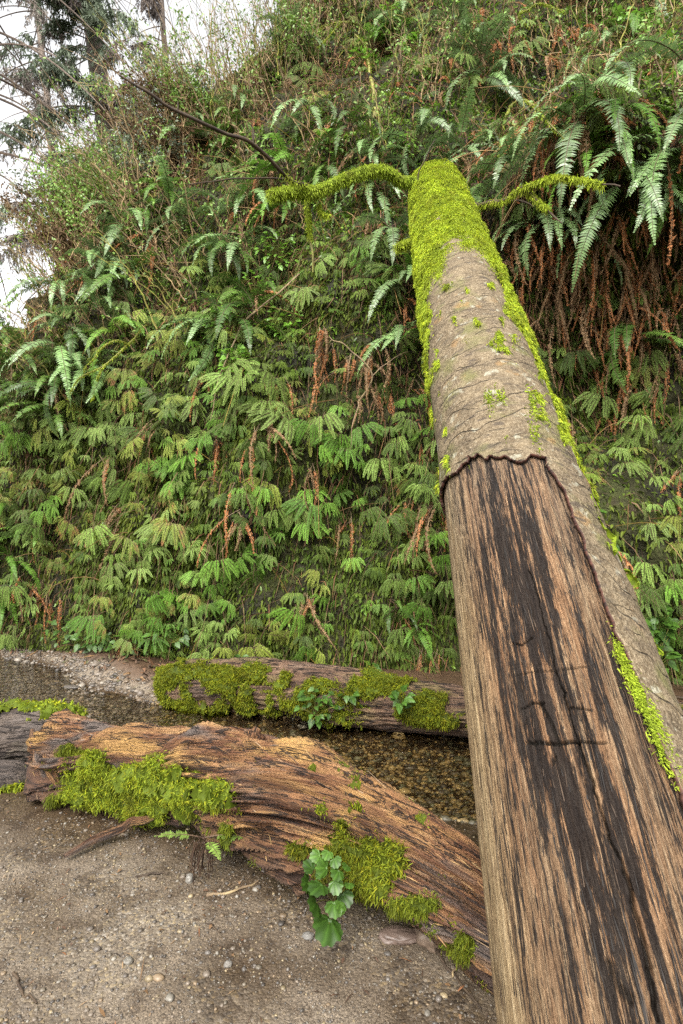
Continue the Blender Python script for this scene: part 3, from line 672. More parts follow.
# ------------------------------------------------------------------ driftwood and other logs
def log_body(stations, nth=170, ns=430, seed=0, twist=1.3, rough=1.0, hollow=.0, cap=(True, True)):
    """stations: rows of x,y,z,r_side,r_up along the axis. Returns verts, quads, grain, topness, centre, side, up, radii"""
    st, u = resample(np.array(stations, float), ns)
    cen = st[:, :3]; T = nz(np.gradient(cen, axis=0)); sd = nz(np.cross(T, [0, 0, 1])); up_ = np.cross(sd, T)
    L = np.concatenate([[0], np.cumsum(np.linalg.norm(np.diff(cen, axis=0), axis=1))])
    th = np.linspace(0, 2 * PI, nth, endpoint=False)
    A, SL = np.meshgrid(th, L); tw = A + twist * SL + seed
    g = np.stack([np.cos(tw), np.sin(tw), SL], -1)
    n1 = fbm(np.stack([np.cos(tw) * 1.9 + seed, np.sin(tw) * 1.9, SL * 2.1], -1), 3)
    n2 = fbm(np.stack([np.cos(tw) * 5 + seed, np.sin(tw) * 5, SL * 1.8], -1), 3)
    n3 = fbm(np.stack([np.cos(tw) * 14 + seed, np.sin(tw) * 14, SL * 4], -1), 3)
    n4 = fbm(np.stack([np.cos(tw) * 34 + seed, np.sin(tw) * 34, SL * 12], -1), 2)
    rid = 1 - 2 * np.abs(n2)
    nf_ = fbm(np.stack([np.cos(tw) * 7 + seed, np.sin(tw) * 7 + .6 * n1, SL * 1.1], -1), 3)
    fur = np.exp(-(nf_ / .085) ** 2) * smooth(-.1, .25, fbm(np.stack([np.cos(tw) * 3, np.sin(tw) * 3 + seed, SL * 2.5], -1), 2))
    f = 1 + rough * (.36 * n1 + .20 * (rid - .6) + .10 * n3 + .03 * n4 - .26 * fur)
    if hollow:
        f = f - hollow * np.exp(-((A - 1.85) / .45) ** 2) * smooth(-.38, .0, fbm(np.stack([SL * 2.2 + seed, 0 * SL, 0 * SL], -1), 2))
    e = np.ones(ns)
    k = 26
    if cap[0]: e[:k] = np.sin(np.linspace(.0, PI / 2, k)) ** .45
    if cap[1]: e[-k:] = np.sin(np.linspace(PI / 2, 0, k)) ** .45
    f = np.maximum(f, .3) * e[:, None]
    V = cen[:, None] + (f * st[:, 3:4] * np.sin(A))[..., None] * sd[:, None] + (f * st[:, 4:5] * np.cos(A))[..., None] * up_[:, None]
    if cap[0]: V[:k] += T[:k, None] * (.10 * n3 + .08 * n2)[:k, :, None] * (1 - e[:k, None, None] ** 2)
    i = np.arange(ns - 1)[:, None] * nth; j = np.arange(nth)[None]; j2 = (j + 1) % nth
    Q = np.stack([i + j, i + nth + j, i + nth + j2, i + j2], -1).reshape(-1, 4)
    grain = np.stack([f * .3 * np.cos(tw), f * .3 * np.sin(tw), SL], -1)
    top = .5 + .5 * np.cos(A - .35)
    # outward normals on the grid
    du = np.roll(V, -1, 1) - np.roll(V, 1, 1); dv = np.gradient(V, axis=0); N = nz(np.cross(du, dv))
    out = V - cen[:, None]; N = np.where((N * out).sum(-1, keepdims=True) < 0, -N, N)
    return V, Q, grain, top, N, cen, A
def pxst(rows, k=1.0):                         # rows: px, top py, bottom py, Y
    out = []
    for x, a, b, Y in rows:
        p = at(x, (a + b) / 2, Y); r = (b - a) / 2 / F * Y * k; out.append((*p, r * 1.05, r))
    return out
def moss_on(V, N, mask, n, length, width, mat, rng, droop=.8, name='moss', parent=None, M=None, base=.012, yellow=.25, hang=0, tone=1.0):
    """mask per grid vertex 0..1; a cushion shell plus blades"""
    B = Buf(); ns, nth = mask.shape
    lift = base * (.4 + mask) * (1 + 1.3 * fbm(V * 13, 3)) + base * .9 * fbm(V * 40, 2)
    SV = V + N * lift[..., None]
    i = np.arange(ns - 1)[:, None] * nth; j = np.arange(nth)[None]; j2 = (j + 1) % nth
    Q = np.stack([i + j, i + nth + j, i + nth + j2, i + j2], -1).reshape(-1, 4)[(mask[:-1] > .5).ravel()]
    if len(Q):
        u, inv = np.unique(Q, return_inverse=True)
        B.add(SV.reshape(-1, 3)[u], inv.reshape(-1, 4), col=np.array([.5, .52, .45]) * tone * (1 + .5 * fbm(SV.reshape(-1, 3)[u] * 18, 3))[:, None])
    w = mask.ravel() * np.linalg.norm(np.gradient(V, axis=0), axis=-1).ravel()
    k = rng.choice(w.size, n, p=w / w.sum())
    P = SV.reshape(-1, 3)[k] + rng.normal(0, .006, (n, 3)); NN = N.reshape(-1, 3)[k]
    pat = .5 + .5 * fbm(P * 7, 3)
    c = rng.uniform(.55, 1.35, (n, 1)) * tone * (np.where(rng.random((n, 1)) < yellow, [[1.4, 1.1, .6]], [[1.05, 1.0, .8]])) * (.65 + .7 * pat[:, None])
    blades(B, P, NN, length, width, rng, droop, .9, c, .3 + hang)
    return link(name, B.mesh(name, mat), parent, M)

rows = [(38, 726, 784, 3.34), (60, 724, 796, 3.22), (95, 730, 800, 3.12), (140, 735, 806, 2.94), (180, 742, 810, 2.83), (208, 738, 822, 2.74), (250, 750, 838, 2.60), (300, 762, 858, 2.44),
        (345, 784, 878, 2.33), (390, 812, 902, 2.23), (430, 838, 928, 2.11), (470, 868, 956, 2.01), (505, 894, 984, 1.93), (560, 938, 1028, 1.87), (620, 995, 1078, 1.82)]
V, Q, gr_, top, N, cen, A = log_body(pxst(rows, .93), seed=2.1, rough=1.75, hollow=.75, twist=.9, ns=640, nth=320)
dbase = np.array([cen[200][0], cen[200][1], 0]); drift = empty('driftwood_log', loc=tuple(dbase)); DM = Matrix.Translation(-Vector(dbase))
tag(drift, 'long twisted rotten reddish driftwood log with bright moss lying on the gravel', 'driftwood')
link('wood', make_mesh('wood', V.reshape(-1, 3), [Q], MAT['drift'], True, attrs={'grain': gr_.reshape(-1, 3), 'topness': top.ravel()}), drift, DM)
Tg = nz(np.gradient(V, axis=0)); B = Buf(); fl = RNG.choice(V.shape[0] * V.shape[1], 2000); fl = fl[(N.reshape(-1, 3)[fl, 2] > .1) & (((EYE - V.reshape(-1, 3)[fl]) * N.reshape(-1, 3)[fl]).sum(-1) > .8) & (fl // V.shape[1] > 12)]
w_ = fbm(V.reshape(-1, 3)[fl] * 3 + 5, 3); pal_ = np.array([(.33, .21, .085), (.24, .13, .055), (.15, .065, .035), (.05, .028, .018), (.19, .15, .12), (.28, .19, .11)])
ci = np.where(w_ > .12, RNG.choice([0, 0, 1, 5], len(fl)), np.where(w_ < -.15, RNG.choice([2, 3, 4, 4], len(fl)), RNG.choice([1, 2, 3, 5], len(fl))))
fibres(B, V.reshape(-1, 3)[fl], Tg.reshape(-1, 3)[fl] * RNG.choice([-1, 1], (len(fl), 1)), N.reshape(-1, 3)[fl], .04, .0032, .8 * pal_[ci] * RNG.uniform(.6, 1.3, (len(fl), 1)), RNG, .004)
tag(link('raised_fibre', B.mesh('raised_fibre', MAT['sliver']), drift, DM), kind='stuff')
mx, my, _ = proj(V.reshape(-1, 3)); mx = mx.reshape(A.shape); my = my.reshape(A.shape)
facing = ((EYE - V) * N).sum(-1) > 0
nz3 = fbm(V * 5.0, 3); nz4 = fbm(V * 14, 3)
def blob(cx, cy, rx, ry): return np.exp(-((mx - cx) / rx) ** 2 - ((my - cy) / ry) ** 2)
mk = np.maximum.reduce([blob(105, 785, 45, 26), blob(165, 795, 52, 26), blob(210, 795, 34, 20), blob(95, 765, 26, 12), blob(150, 772, 40, 12)])
mask = smooth(.42, .66, mk + .40 * nz3 + .38 * nz4) * facing
moss_on(V, N, mask, 75000, .017, .0036, MAT['moss'], RNG, .1, parent=drift, M=DM, base=.022, tone=.72)
mk = np.maximum.reduce([blob(340, 862, 40, 24), blob(375, 860, 40, 26), blob(300, 850, 22, 12), blob(360, 890, 36, 14), blob(390, 850, 22, 12)])
mask = smooth(.5, .8, mk + .40 * nz3 + .3 * nz4) * facing
moss_on(V, N, mask, 16000, .02, .004, MAT['moss'], RNG, .9, parent=drift, M=DM, base=.008, yellow=.3, tone=.42)
mk = np.maximum.reduce([blob(420, 905, 24, 12), blob(400, 905, 14, 10), blob(465, 945, 12, 16), blob(228, 835, 10, 16), blob(70, 750, 18, 8), blob(55, 800, 12, 8)])
mask = smooth(.45, .75, mk + .3 * nz4) * facing
moss_on(V, N, mask, 12000, .018, .0036, MAT['moss'], RNG, .7, parent=drift, M=DM, base=.006, yellow=.05, hang=.4, tone=.4)
mask = smooth(.30, .5, nz4 + .5 * nz3) * facing * (my > 760) * .6
moss_on(V, N, mask, 5000, .012, .0035, MAT['moss'], RNG, .5, parent=drift, M=DM, base=.002, tone=.5)

def lump(name, centre, r, mat, seed=0, parent=None, M=None, rough=.35, squash=(1, 1, 1), rot=0, col=(1, 1, 1)):
    n, k = 26, 40; ph = np.linspace(.001, PI - .001, n); th = np.linspace(0, 2 * PI, k, endpoint=False); PH, TH = np.meshgrid(ph, th, indexing='ij')
    D = np.stack([np.sin(PH) * np.cos(TH), np.sin(PH) * np.sin(TH), np.cos(PH)], -1)
    f = 1 + rough * fbm(D * 1.6 + seed, 4) + rough * .3 * fbm(D * 6 + seed, 3)
    V = D * f[..., None] * r * np.array(squash); c, s = math.cos(rot), math.sin(rot)
    V = np.stack([V[..., 0] * c - V[..., 1] * s, V[..., 0] * s + V[..., 1] * c, V[..., 2]], -1) + np.array(centre)
    i = np.arange(n - 1)[:, None] * k; j = np.arange(k)[None]; j2 = (j + 1) % k
    me = make_mesh(name, V.reshape(-1, 3), [np.stack([i + j, i + k + j, i + k + j2, i + j2], -1).reshape(-1, 4)], mat, True, col=np.broadcast_to(np.array(col, float), (n * k, 3)),
                   attrs={'grain': (D * r).reshape(-1, 3), 'topness': (.5 + .5 * D[..., 2]).ravel()})
    return link(name, me, parent, M)
lump('knob', at(252, 741, 2.70), .055, MAT['drift'], 3, drift, DM, .6, (1, 1, 1.1))
lump('knob', at(210, 735, 2.82), .05, MAT['drift'], 5, drift, DM, .6, (1.3, 1, .7))
def flake(name, pts, w, t, mat, parent, M, seed=0):
    p = curve(pts, 30, .012); T = nz(np.gradient(p, axis=0)); sd = nz(np.cross(T, [.1, -.6, .8])); u = np.cross(sd, T); n = 14; th = np.linspace(0, 2 * PI, n, endpoint=False)
    e = np.sin(np.linspace(.15, PI - .15, 30)) ** .4
    TH, K = np.meshgrid(th, np.arange(30)); f = 1 + .35 * fbm(np.stack([np.cos(TH) * 2 + seed, np.sin(TH) * 2, K * .2], -1), 3)
    V = p[:, None] + (np.cos(TH) * f * w * e[:, None])[..., None] * sd[:, None] + (np.sin(TH) * f * t * e[:, None])[..., None] * u[:, None]
    i = np.arange(29)[:, None] * n; j = np.arange(n)[None]; j2 = (j + 1) % n
    return link(name, make_mesh(name, V.reshape(-1, 3), [np.stack([i + j, i + j2, i + n + j2, i + n + j], -1).reshape(-1, 4)], mat, True,
                attrs={'grain': np.stack([np.cos(TH) * .1 + seed, np.sin(TH) * .1, K * .02], -1).reshape(-1, 3), 'topness': (.55 + .3 * np.sin(TH)).ravel()}), parent, M)
flake('bark_slab', [at(262, 800, 2.46), at(290, 801, 2.40), at(318, 806, 2.34)], .035, .015, MAT['drift_grey'], drift, DM, 2)
flake('bark_slab', [at(272, 820, 2.48), at(295, 822, 2.42), at(316, 824, 2.36)], .03, .014, MAT['drift'], drift, DM, 4)
flake('splinter', [at(185, 792, 2.74), at(215, 815, 2.62), at(236, 838, 2.55)], .028, .02, MAT['drift'], drift, DM, 6)
flake('splinter', [at(120, 812, 2.95), at(150, 818, 2.86), at(178, 812, 2.8)], .03, .015, MAT['drift'], drift, DM, 8)
flake('root', [at(455, 925, 2.02), at(470, 945, 1.96), at(486, 965, 1.92)], .03, .03, MAT['drift'], drift, DM, 9)
flake('root', [at(440, 935, 2.12), at(462, 955, 2.04), at(480, 985, 1.98)], .03, .03, MAT['drift'], drift, DM, 11)
flake('splinter', [at(45, 735, 3.2), at(52, 765, 3.12), at(60, 790, 3.08)], .03, .02, MAT['drift'], drift, DM, 12)
flake('splinter', [at(32, 730, 3.25), at(38, 755, 3.18), at(52, 785, 3.12)], .025, .02, MAT['drift'], drift, DM, 13)

def simple_log(name, rows, mat, label, cat, seed, twist=.3, rough=.6, ns=260, nth=110, cap=(True, True)):
    V, Q, g, top, N, cen, A = log_body(pxst(rows), seed=seed, twist=twist, rough=rough, ns=ns, nth=nth, cap=cap)
    b = np.array([cen[len(cen) // 2][0], cen[len(cen) // 2][1], 0]); r = empty(name, loc=tuple(b)); M = Matrix.Translation(-Vector(b)); tag(r, label, cat)
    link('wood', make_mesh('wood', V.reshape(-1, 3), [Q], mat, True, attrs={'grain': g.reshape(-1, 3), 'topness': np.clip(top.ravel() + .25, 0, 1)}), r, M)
    return r, M, V, N, A
far, FM, V, N, A = simple_log('mossy_log', [(164, 664, 692, 5.25), (180, 660, 704, 5.12), (220, 659, 709, 4.98), (290, 664, 714, 4.72), (360, 672, 722, 4.48), (440, 684, 732, 4.28), (520, 694, 742, 4.12), (620, 700, 752, 3.98), (760, 708, 762, 3.85)],
                              MAT['drift_far'], 'thick moss-covered log lying along the foot of the fern wall', 'log', 7.0, ns=330)
mx, my, _ = proj(V.reshape(-1, 3)); mx = mx.reshape(A.shape); my = my.reshape(A.shape)
f1 = fbm(V * 2.6, 4); f2 = fbm(V * 9, 3)
m1 = smooth(.35, .6, np.exp(-((mx - 245) / 110) ** 2) * 1.1 * smooth(.35, .9, A) + .40 * f1 + .2 * f2) * smooth(2.6, 2.2, A)
m1 = np.maximum(m1, smooth(.5, .7, np.exp(-((mx - 435) / 36) ** 2 - ((A - 1.35) / .8) ** 2) + .2 * f2))
m1 = m1 * smooth(-.3, .06, f2 + .5 * f1)
m1 = np.maximum(m1, .9 * smooth(.15, .4, f1 + .5 * f2) * smooth(2.2, 1.8, A) * smooth(.0, .4, A))
moss_on(V, N, m1, 60000, .02, .006, MAT['moss'], RNG, .3, parent=far, M=FM, base=.022, yellow=.35, tone=.5)
g1, GM, V, N, A = simple_log('grey_log', [(-150, 728, 800, 4.1), (-60, 716, 786, 3.95), (-10, 709, 776, 3.85), (20, 706, 768, 3.8), (55, 708, 764, 3.72), (80, 715, 762, 3.7)], MAT['drift_grey'], 'grey weathered log at the left edge behind the twisted driftwood, moss along its top', 'log', 3.3)
f2 = fbm(V * 8, 3)
moss_on(V, N, smooth(.55, .8, np.cos(A + .25) + .6 * f2 - .1), 2600, .03, .01, MAT['moss'], RNG, .6, parent=g1, M=GM, base=.014, tone=.75)
g2, GM2, V, N, A = simple_log('grey_limb', [(-120, 772, 815, 3.62), (-40, 768, 806, 3.5), (0, 764, 800, 3.42), (30, 766, 793, 3.36)], MAT['drift_grey'], 'smaller grey limb with mossy underside before the grey log at left edge', 'log', 5.3)
moss_on(V, N, smooth(.5, .8, np.exp(-((A - 1.9) / .5) ** 2) + .5 * fbm(V * 8, 3)), 2600, .03, .009, MAT['moss'], RNG, .9, parent=g2, M=GM2, base=.012, tone=.6)

def stick(pts, r0, r1, label, mat, name='fallen_stick', cat='stick', jit=.01, group=None, on_ground=True):
    p = np.array(pts, float)
    if on_ground: p = np.array([ghit(*q) + np.array([0, 0, .8 * r0]) for q in pts])
    b = p.mean(0); B = Buf(); q = curve(p - b, 24, jit); B.tube(q, np.linspace(r0, r1, 24), 7)
    o = link(name, B.mesh(name, MAT[mat], True)); o.location = tuple(b); return tag(o, label, cat, group)
st_ = flake('fallen_stick', [ghit(65, 864) + [0, 0, .03], ghit(110, 845) + [0, 0, .06], at(162, 812, 2.72)], .021, .013, MAT['drift'], None, None, 21)
tag(st_, 'split brown stick slanting from the gravel up to the mossy end of the driftwood', 'stick')
stick([(205, 896), (228, 893), (258, 882)], .007, .004, 'thin pale twig on gravel below the small fern', 'twig', 'fallen_twig', 'twig')
stick([(135, 877), (150, 875), (166, 876)], .005, .003, 'short dark twig on damp sand near the round pale stone', 'twig_dark', 'fallen_twig', 'twig')
stick([(15, 975), (25, 992), (36, 1004)], .005, .003, 'dark curved twig on sand at the lower left corner', 'twig_dark', 'fallen_twig', 'twig')
stick([(195, 920), (210, 926), (222, 936)], .004, .002, 'small dark twig in the pebbly middle of the bank', 'twig_dark', 'fallen_twig', 'twig')
stick([(432, 948), (450, 972), (470, 995), (482, 1010)], .006, .003, 'dark root-like twig beside the base of the leaning trunk', 'twig_dark', 'fallen_twig', 'twig')
stick([(440, 985), (455, 975), (462, 960)], .004, .003, 'reddish forked twig under the right end of the driftwood', 'twig', 'fallen_twig', 'twig')
stick([(85, 652), (105, 645), (125, 640)], .012, .006, 'brown twig on the gravel bar near the wall foot', 'twig', 'fallen_twig', 'twig')
for (px, py, r, sq, col, lab) in ((190, 881, .022, (1, .8, .9), (0.149, 0.138, 0.119), 'round pale stone standing alone on sand below the driftwood'),
                                  (303, 727, .045, (1.3, .9, .55), (0.205, 0.201, 0.193), 'pale flat stone at the water edge below the mossy log'),
                                  (206, 657, .05, (1.5, .9, .6), (0.126, 0.134, 0.145), 'blue-grey stone resting behind the mossy log'),
                                  (432, 940, .07, (1, .9, .75), (0.120, 0.085, 0.060), 'dark brown rounded stone tucked under the driftwood'),
                                  (399, 938, .045, (1.7, .9, .5), (0.100, 0.070, 0.055), 'flat dark stone in shade under the driftwood'),
                                  (470, 962, .05, (.9, .9, 1.2), (0.110, 0.085, 0.060), 'upright brown stone beside the leaning trunk base'),
                                  (308, 937, .018, (1.2, 1, .6), (0.104, 0.097, 0.086), 'grey pebble left of the broad-leaved plant'),
                                  (72, 688, .05, (1.8, .8, .4), (0.060, 0.050, 0.040), 'flat dark stone on the gravel bar in midstream'),
                                  (128, 962, .016, (1, 1, .6), (0.119, 0.108, 0.089), 'small pale pebble on open sand at lower left'),
                                  (228, 965, .014, (1, 1, .6), (0.126, 0.115, 0.100), 'pale pebble in the middle of the open sand'),
                                  (175, 745, .04, (1.2, 1, .6), (0.112, 0.100, 0.086), 'light stone in shallow water behind the driftwood')):
    p = ghit(px, py); o = lump('stone', (0, 0, 0), r, MAT['stone'], px * .13, rough=.3, squash=sq, rot=px, col=col); o.location = (p[0], p[1], p[2] + r * sq[2] * .45); tag(o, lab, 'stone')

# twigs, needles and leaf scraps lying on the bank
B = Buf(); n = 1500; x = RNG.uniform(-2.4, 1.0, n); y = RNG.uniform(1.4, 3.4, n); k = qf(x, y) < .05; dl = RNG.random(n) < .35 + .65 * smooth(2.3, 2.8, y + .35 * x); x, y = x[k & dl], y[k & dl]
P = np.stack([x, y, zg(x, y) + .004], -1); n = len(P)
fibres(B, P, nz(np.stack([RNG.normal(0, 1, n), RNG.normal(0, 1, n), RNG.normal(0, .05, n)], -1)), np.tile([0, 0, 1.0], (n, 1)), .022, .0045, np.array([(.05, .03, .018), (.12, .075, .04), (.2, .13, .07), (.03, .022, .016), (.16, .07, .03)])[RNG.integers(0, 5, n)], RNG, .006)
n = 260; x = RNG.uniform(-2.4, 1.2, n); y = RNG.uniform(1.6, 3.3, n); k = qf(x, y) < .05; x, y = x[k], y[k]; n = len(x)
fibres(B, np.stack([x, y, zg(x, y) + .006], -1), nz(np.stack([RNG.normal(0, 1, n), RNG.normal(0, 1, n), RNG.normal(0, .1, n)], -1)), nz(np.stack([RNG.normal(0, .2, n), RNG.normal(0, .2, n), np.ones(n)], -1)), .017, .009, np.array([(.09, .05, .03), (.06, .035, .022), (.13, .075, .035)])[RNG.integers(0, 3, n)], RNG, .008)
n = 5200; x = RNG.uniform(-5, 3, n); y = RNG.uniform(4, 8, n); k = (qf(x, y) > .99) & (qf(x, y) < 1.4); x, y = x[k], y[k]; n = len(x)
fibres(B, np.stack([x, y, zg(x, y) + .012], -1), nz(np.stack([RNG.normal(0, 1, n), RNG.normal(0, 1, n), RNG.normal(0, .3, n)], -1)), nz(np.stack([RNG.normal(0, .4, n), RNG.normal(-.3, .4, n), np.ones(n)], -1)), .07, .022, np.array([(.12, .06, .03), (.08, .045, .025), (.17, .10, .045), (.06, .06, .02), (.04, .028, .018)])[RNG.integers(0, 5, n)], RNG, .03)
o = link('forest_litter', B.mesh('forest_litter', MAT['sliver'])); tag(o, 'scraps of twig, needle and dead leaf scattered on the sandy bank', kind='stuff')
# ------------------------------------------------------------------ fern fronds
def maiden_frond(rng, nf=7, L=.24):
    """a hand-shaped maidenhair frond: stalk, fork, drooping fingers with leaflets on both sides"""
    B = Buf(); St = Buf()
    O = np.array([rng.normal(0, .02), .13, -.03]); t = np.linspace(0, 1, 7)[:, None]
    path = t * O + np.array([0, 0, .05]) * np.sin(t * PI); St.tube(path, .0028, 4, col=(1, 1, 1))
    D0 = nz(np.array([0, .42, -.9])); nrm = nz(np.array([0, .9, .42]))
    for k, a in enumerate(np.linspace(-1.0, 1.0, nf) + rng.normal(0, .12, nf)):
        d = math.cos(a) * D0 + math.sin(a) * np.array([1.0, 0, 0]); Lk = L * (.58 + .42 * math.cos(a * .9)) * rng.uniform(.85, 1.15)
        m = int(Lk / .0135) + 3; p = O + np.array([math.sin(a) * .10 * L / .24, .01, .035 * math.cos(a)]); pts = [p]; dirs = []
        dr = rng.uniform(.7, 1.6)
        for q in range(m):
            tq = q / m; dd = nz(d + np.array([0, -.1, -1.0]) * dr * tq ** .9); dirs.append(dd); p = p + dd * (Lk / m); pts.append(p)
        pts = np.array(pts); dirs = np.array(dirs + [dirs[-1]])
        St.tube(np.concatenate([[O], pts]), np.linspace(.002, .0007, m + 2), 3)
        tt = np.linspace(0, 1, m + 1)[1:]; P = pts[1:]; dd = dirs[1:]
        w = .034 * (L / .24) * (1 - .75 * tt ** 2.2) * np.minimum(1, .55 + 2.5 * tt)
        for sgn in (-1, 1):
            sd = nz(np.cross(dd, nrm)) * sgn; wv = (w * rng.uniform(.85, 1.1, m))[:, None]; sp = Lk / m
            drop = nrm * rng.normal(-.12, .14, (m, 1)) + np.array([0, 0, -.10])
            tip = P + (sd + dd * .35 + drop) * wv
            V = np.stack([P, P + sd * wv * .45 - dd * sp * .42 + drop * wv * .4, tip, P + sd * wv * .55 + dd * (sp * .75) + drop * wv * .4], 1)
            B.quads(V, np.repeat(rng.uniform(.75, 1.2, (m, 1)) * (1.0 + .0 * tt[:, None]), 3, 1))
    return B, St
def sword_frond(rng, L=.8, e0=.7, e1=-1.2, n=44, wmax=.09, lax=.25, broad=1.0, pw=None):
    B = Buf(); St = Buf(); t = np.linspace(0, 1, n + 8); e = e0 + (e1 - e0) * t ** (rng.uniform(.8, 1.3) if pw is None else pw); side = rng.normal(0, .12)
    d = np.stack([np.sin(side * t), np.cos(e), np.sin(e)], -1); d = nz(d); p = np.concatenate([[[0, 0, 0]], np.cumsum(d * L / len(t), 0)])[:-1]
    St.tube(p, np.linspace(.0045, .0012, len(t)), 4)
    k = np.arange(7, n + 8); P = p[k]; D = d[k]; tt = np.linspace(0, 1, len(k)); X = nz(np.cross(D, [0, 0, 1]) + 1e-6); X = np.where(np.abs(X[:, :1]) < .2, np.array([1.0, 0, 0]), X)
    X = nz(np.where(X[:, :1] < 0, -X, X)); Nn = np.cross(X, D)
    w = wmax * np.minimum(1, .6 + 1.8 * tt) * np.maximum(.05, 1 - tt ** 1.6) ** .75; sp = L / len(t)
    for sgn in (-1, 1):
        wv = (w * rng.uniform(.88, 1.1, len(k)))[:, None]; tw = rng.normal(0, .18, (len(k), 1))
        sd = nz(X * sgn + D * .22 + Nn * tw); low = np.array([0, 0, -1.0]) * lax
        bw = sp * .46 * broad
        mid = P + (sd + low * .3) * wv * .5; tip = P + nz(sd + low) * wv
        V = np.stack([P - D * bw * .8, mid - D * bw * .8, mid + D * bw, P + D * bw], 1)
        V2 = np.stack([mid - D * bw * .8, tip - D * bw * .05, tip + D * bw * .1, mid + D * bw], 1)
        c = np.repeat(rng.uniform(.75, 1.2, (len(k), 1)), 3, 1)
        B.quads(V, c); B.quads(V2, c)
    return B, St
def dead_frond(rng, L=.6):
    e0 = rng.uniform(-1.3, -.4); B, St = sword_frond(rng, L, e0, -1.6, 26, .04, 1.1, .8)
    for k in range(len(B.V)): B.V[k] = B.V[k] + rng.normal(0, .006, B.V[k].shape)
    return B, St
def frond_mesh(name, bs, leaf, stalk):
    B, St = bs; V = np.concatenate(B.V + [v for v in St.V]); q = np.concatenate(B.Q); nB = B.n; q2 = np.concatenate(St.Q) + nB
    return make_mesh(name, V, [q, q2], None, False, np.concatenate(B.Cl + St.Cl), mats=[MAT[leaf], MAT[stalk]], midx=np.concatenate([np.zeros(len(q)), np.ones(len(q2))]))
def arrays(bs):
    B, St = bs; return np.concatenate(B.V), np.concatenate(B.Q), np.concatenate(B.Cl)
R2 = np.random.default_rng(11)
MF = [maiden_frond(R2, nf, L) for nf, L in ((7, .24), (8, .28), (6, .21), (9, .26), (7, .30), (5, .22))]
SF = [sword_frond(R2, L, e0, e1, pw=q) for L, e0, e1, q in ((.85, .7, -1.5, .7), (.95, .5, -1.55, .65), (.75, .9, -1.3, .8), (1.0, .3, -1.5, .6), (.8, .1, -1.5, .6))]
DF = [dead_frond(R2, L) for L in (.55, .7, .45, .85)]
MFM = {t: [frond_mesh('frond', f, t, 'stalk') for f in MF] for t in ('pale', 'bright', 'yellow', 'dark', 'tipped')}
SFM = {t: [frond_mesh('frond', f, t, 'stalk') for f in SF] for t in ('sword', 'sword_dark', 'sword_fresh')}
DFM = [frond_mesh('dead_frond', f, t, 'twig') for f in DF for t in ('dead', 'dead_grey')]

def basis(p, n, lift=.0, level=.65):
    """X along the wall, Y out of the wall, Z up"""
    y = np.array([n[0], n[1], n[2] * (1 - level)]); y = nz(y); x = nz(np.cross(y, [0, 0, 1])); z = np.cross(x, y)
    M = Matrix(((x[0], y[0], z[0], p[0] + n[0] * lift), (x[1], y[1], z[1], p[1] + n[1] * lift), (x[2], y[2], z[2], p[2] + n[2] * lift), (0, 0, 0, 1)))
    return M
LABELS = []      # (object, kind phrase, tone phrase, px, py)
def rot(yaw, pitch, roll, sc, off=(0, 0, 0)):
    return Matrix.Translation(off) @ Matrix.Rotation(yaw, 4, 'Z') @ Matrix.Rotation(pitch, 4, 'X') @ Matrix.Rotation(roll, 4, 'Y') @ Matrix.Scale(sc, 4)
TONE = {'pale': 'pale grey-green', 'bright': 'bright green', 'yellow': 'yellowish green', 'dark': 'dark green', 'tipped': 'half-browned green',
        'sword': 'glossy blue-green', 'sword_dark': 'dark green', 'sword_fresh': 'fresh green', 'dead': 'rusty brown'}
def maidenhair(px, py, tone, n, sc, rng, lift=.02):
    p, nn = hit(px, py)
    if p is None: return None
    r = empty('maidenhair_fern', basis(p, nn, lift))
    for k in range(n):
        yaw = rng.uniform(-.85, .85); me = MFM[tone][rng.integers(len(MF))]
        o = link('frond', me, r, rot(yaw, rng.normal(-.1, .3), rng.normal(0, .35), sc * rng.choice([.38, .48, .6, .72, .88]) * rng.uniform(.85, 1.1), (rng.normal(0, .14), rng.uniform(0, .09), rng.normal(0, .16))))
    LABELS.append((r, 'maidenhair fern', tone, px, py, sc)); tag(r, cat='fern', group='maidenhair ferns hanging on the canyon wall')
    return r
def sword(px, py, tone, n, sc, rng, lift=.03, spread=1.3, up=.0, dead=0, p=None, nn=None, aim=0, bare=False):
    if p is None: p, nn = hit(px, py)
    if p is None: return None
    r = empty('sword_fern', basis(p, nn, lift))
    for k in range(n):
        yaw = aim + (k / max(1, n - 1) - .5) * 2 * spread + rng.normal(0, .12)
        link('frond', SFM[tone][rng.integers(len(SF))], r, rot(yaw, up + rng.normal(.0, .22), rng.normal(0, .25), sc * rng.uniform(.75, 1.12), (rng.normal(0, .02), 0, rng.normal(0, .02))))
    for k in range(dead):
        link('dead_frond', DFM[rng.integers(len(DFM))], r, rot(rng.uniform(-.9, .9), rng.normal(-.2, .15), rng.normal(0, .2), sc * rng.uniform(.8, 1.1), (rng.normal(0, .04), .0, -.03)))
    LABELS.append((r, 'sword fern', tone, px, py, sc)); tag(r, cat='fern', group='sword ferns growing on the canyon wall')
    return r
def withered(px, py, n, sc, rng):
    p, nn = hit(px, py)
    if p is None: return None
    r = empty('withered_fern', basis(p, nn, .04))
    for k in range(n):
        link('dead_frond', DFM[rng.integers(len(DFM))], r, rot(rng.uniform(-1.2, 1.2), rng.normal(-.15, .2), rng.normal(0, .25), sc * rng.uniform(.7, 1.15), (rng.normal(0, .06), 0, rng.normal(0, .03))))
    LABELS.append((r, 'withered fern', 'dead', px, py, sc)); tag(r, cat='dead fern', group='withered brown ferns hanging from the canyon wall')

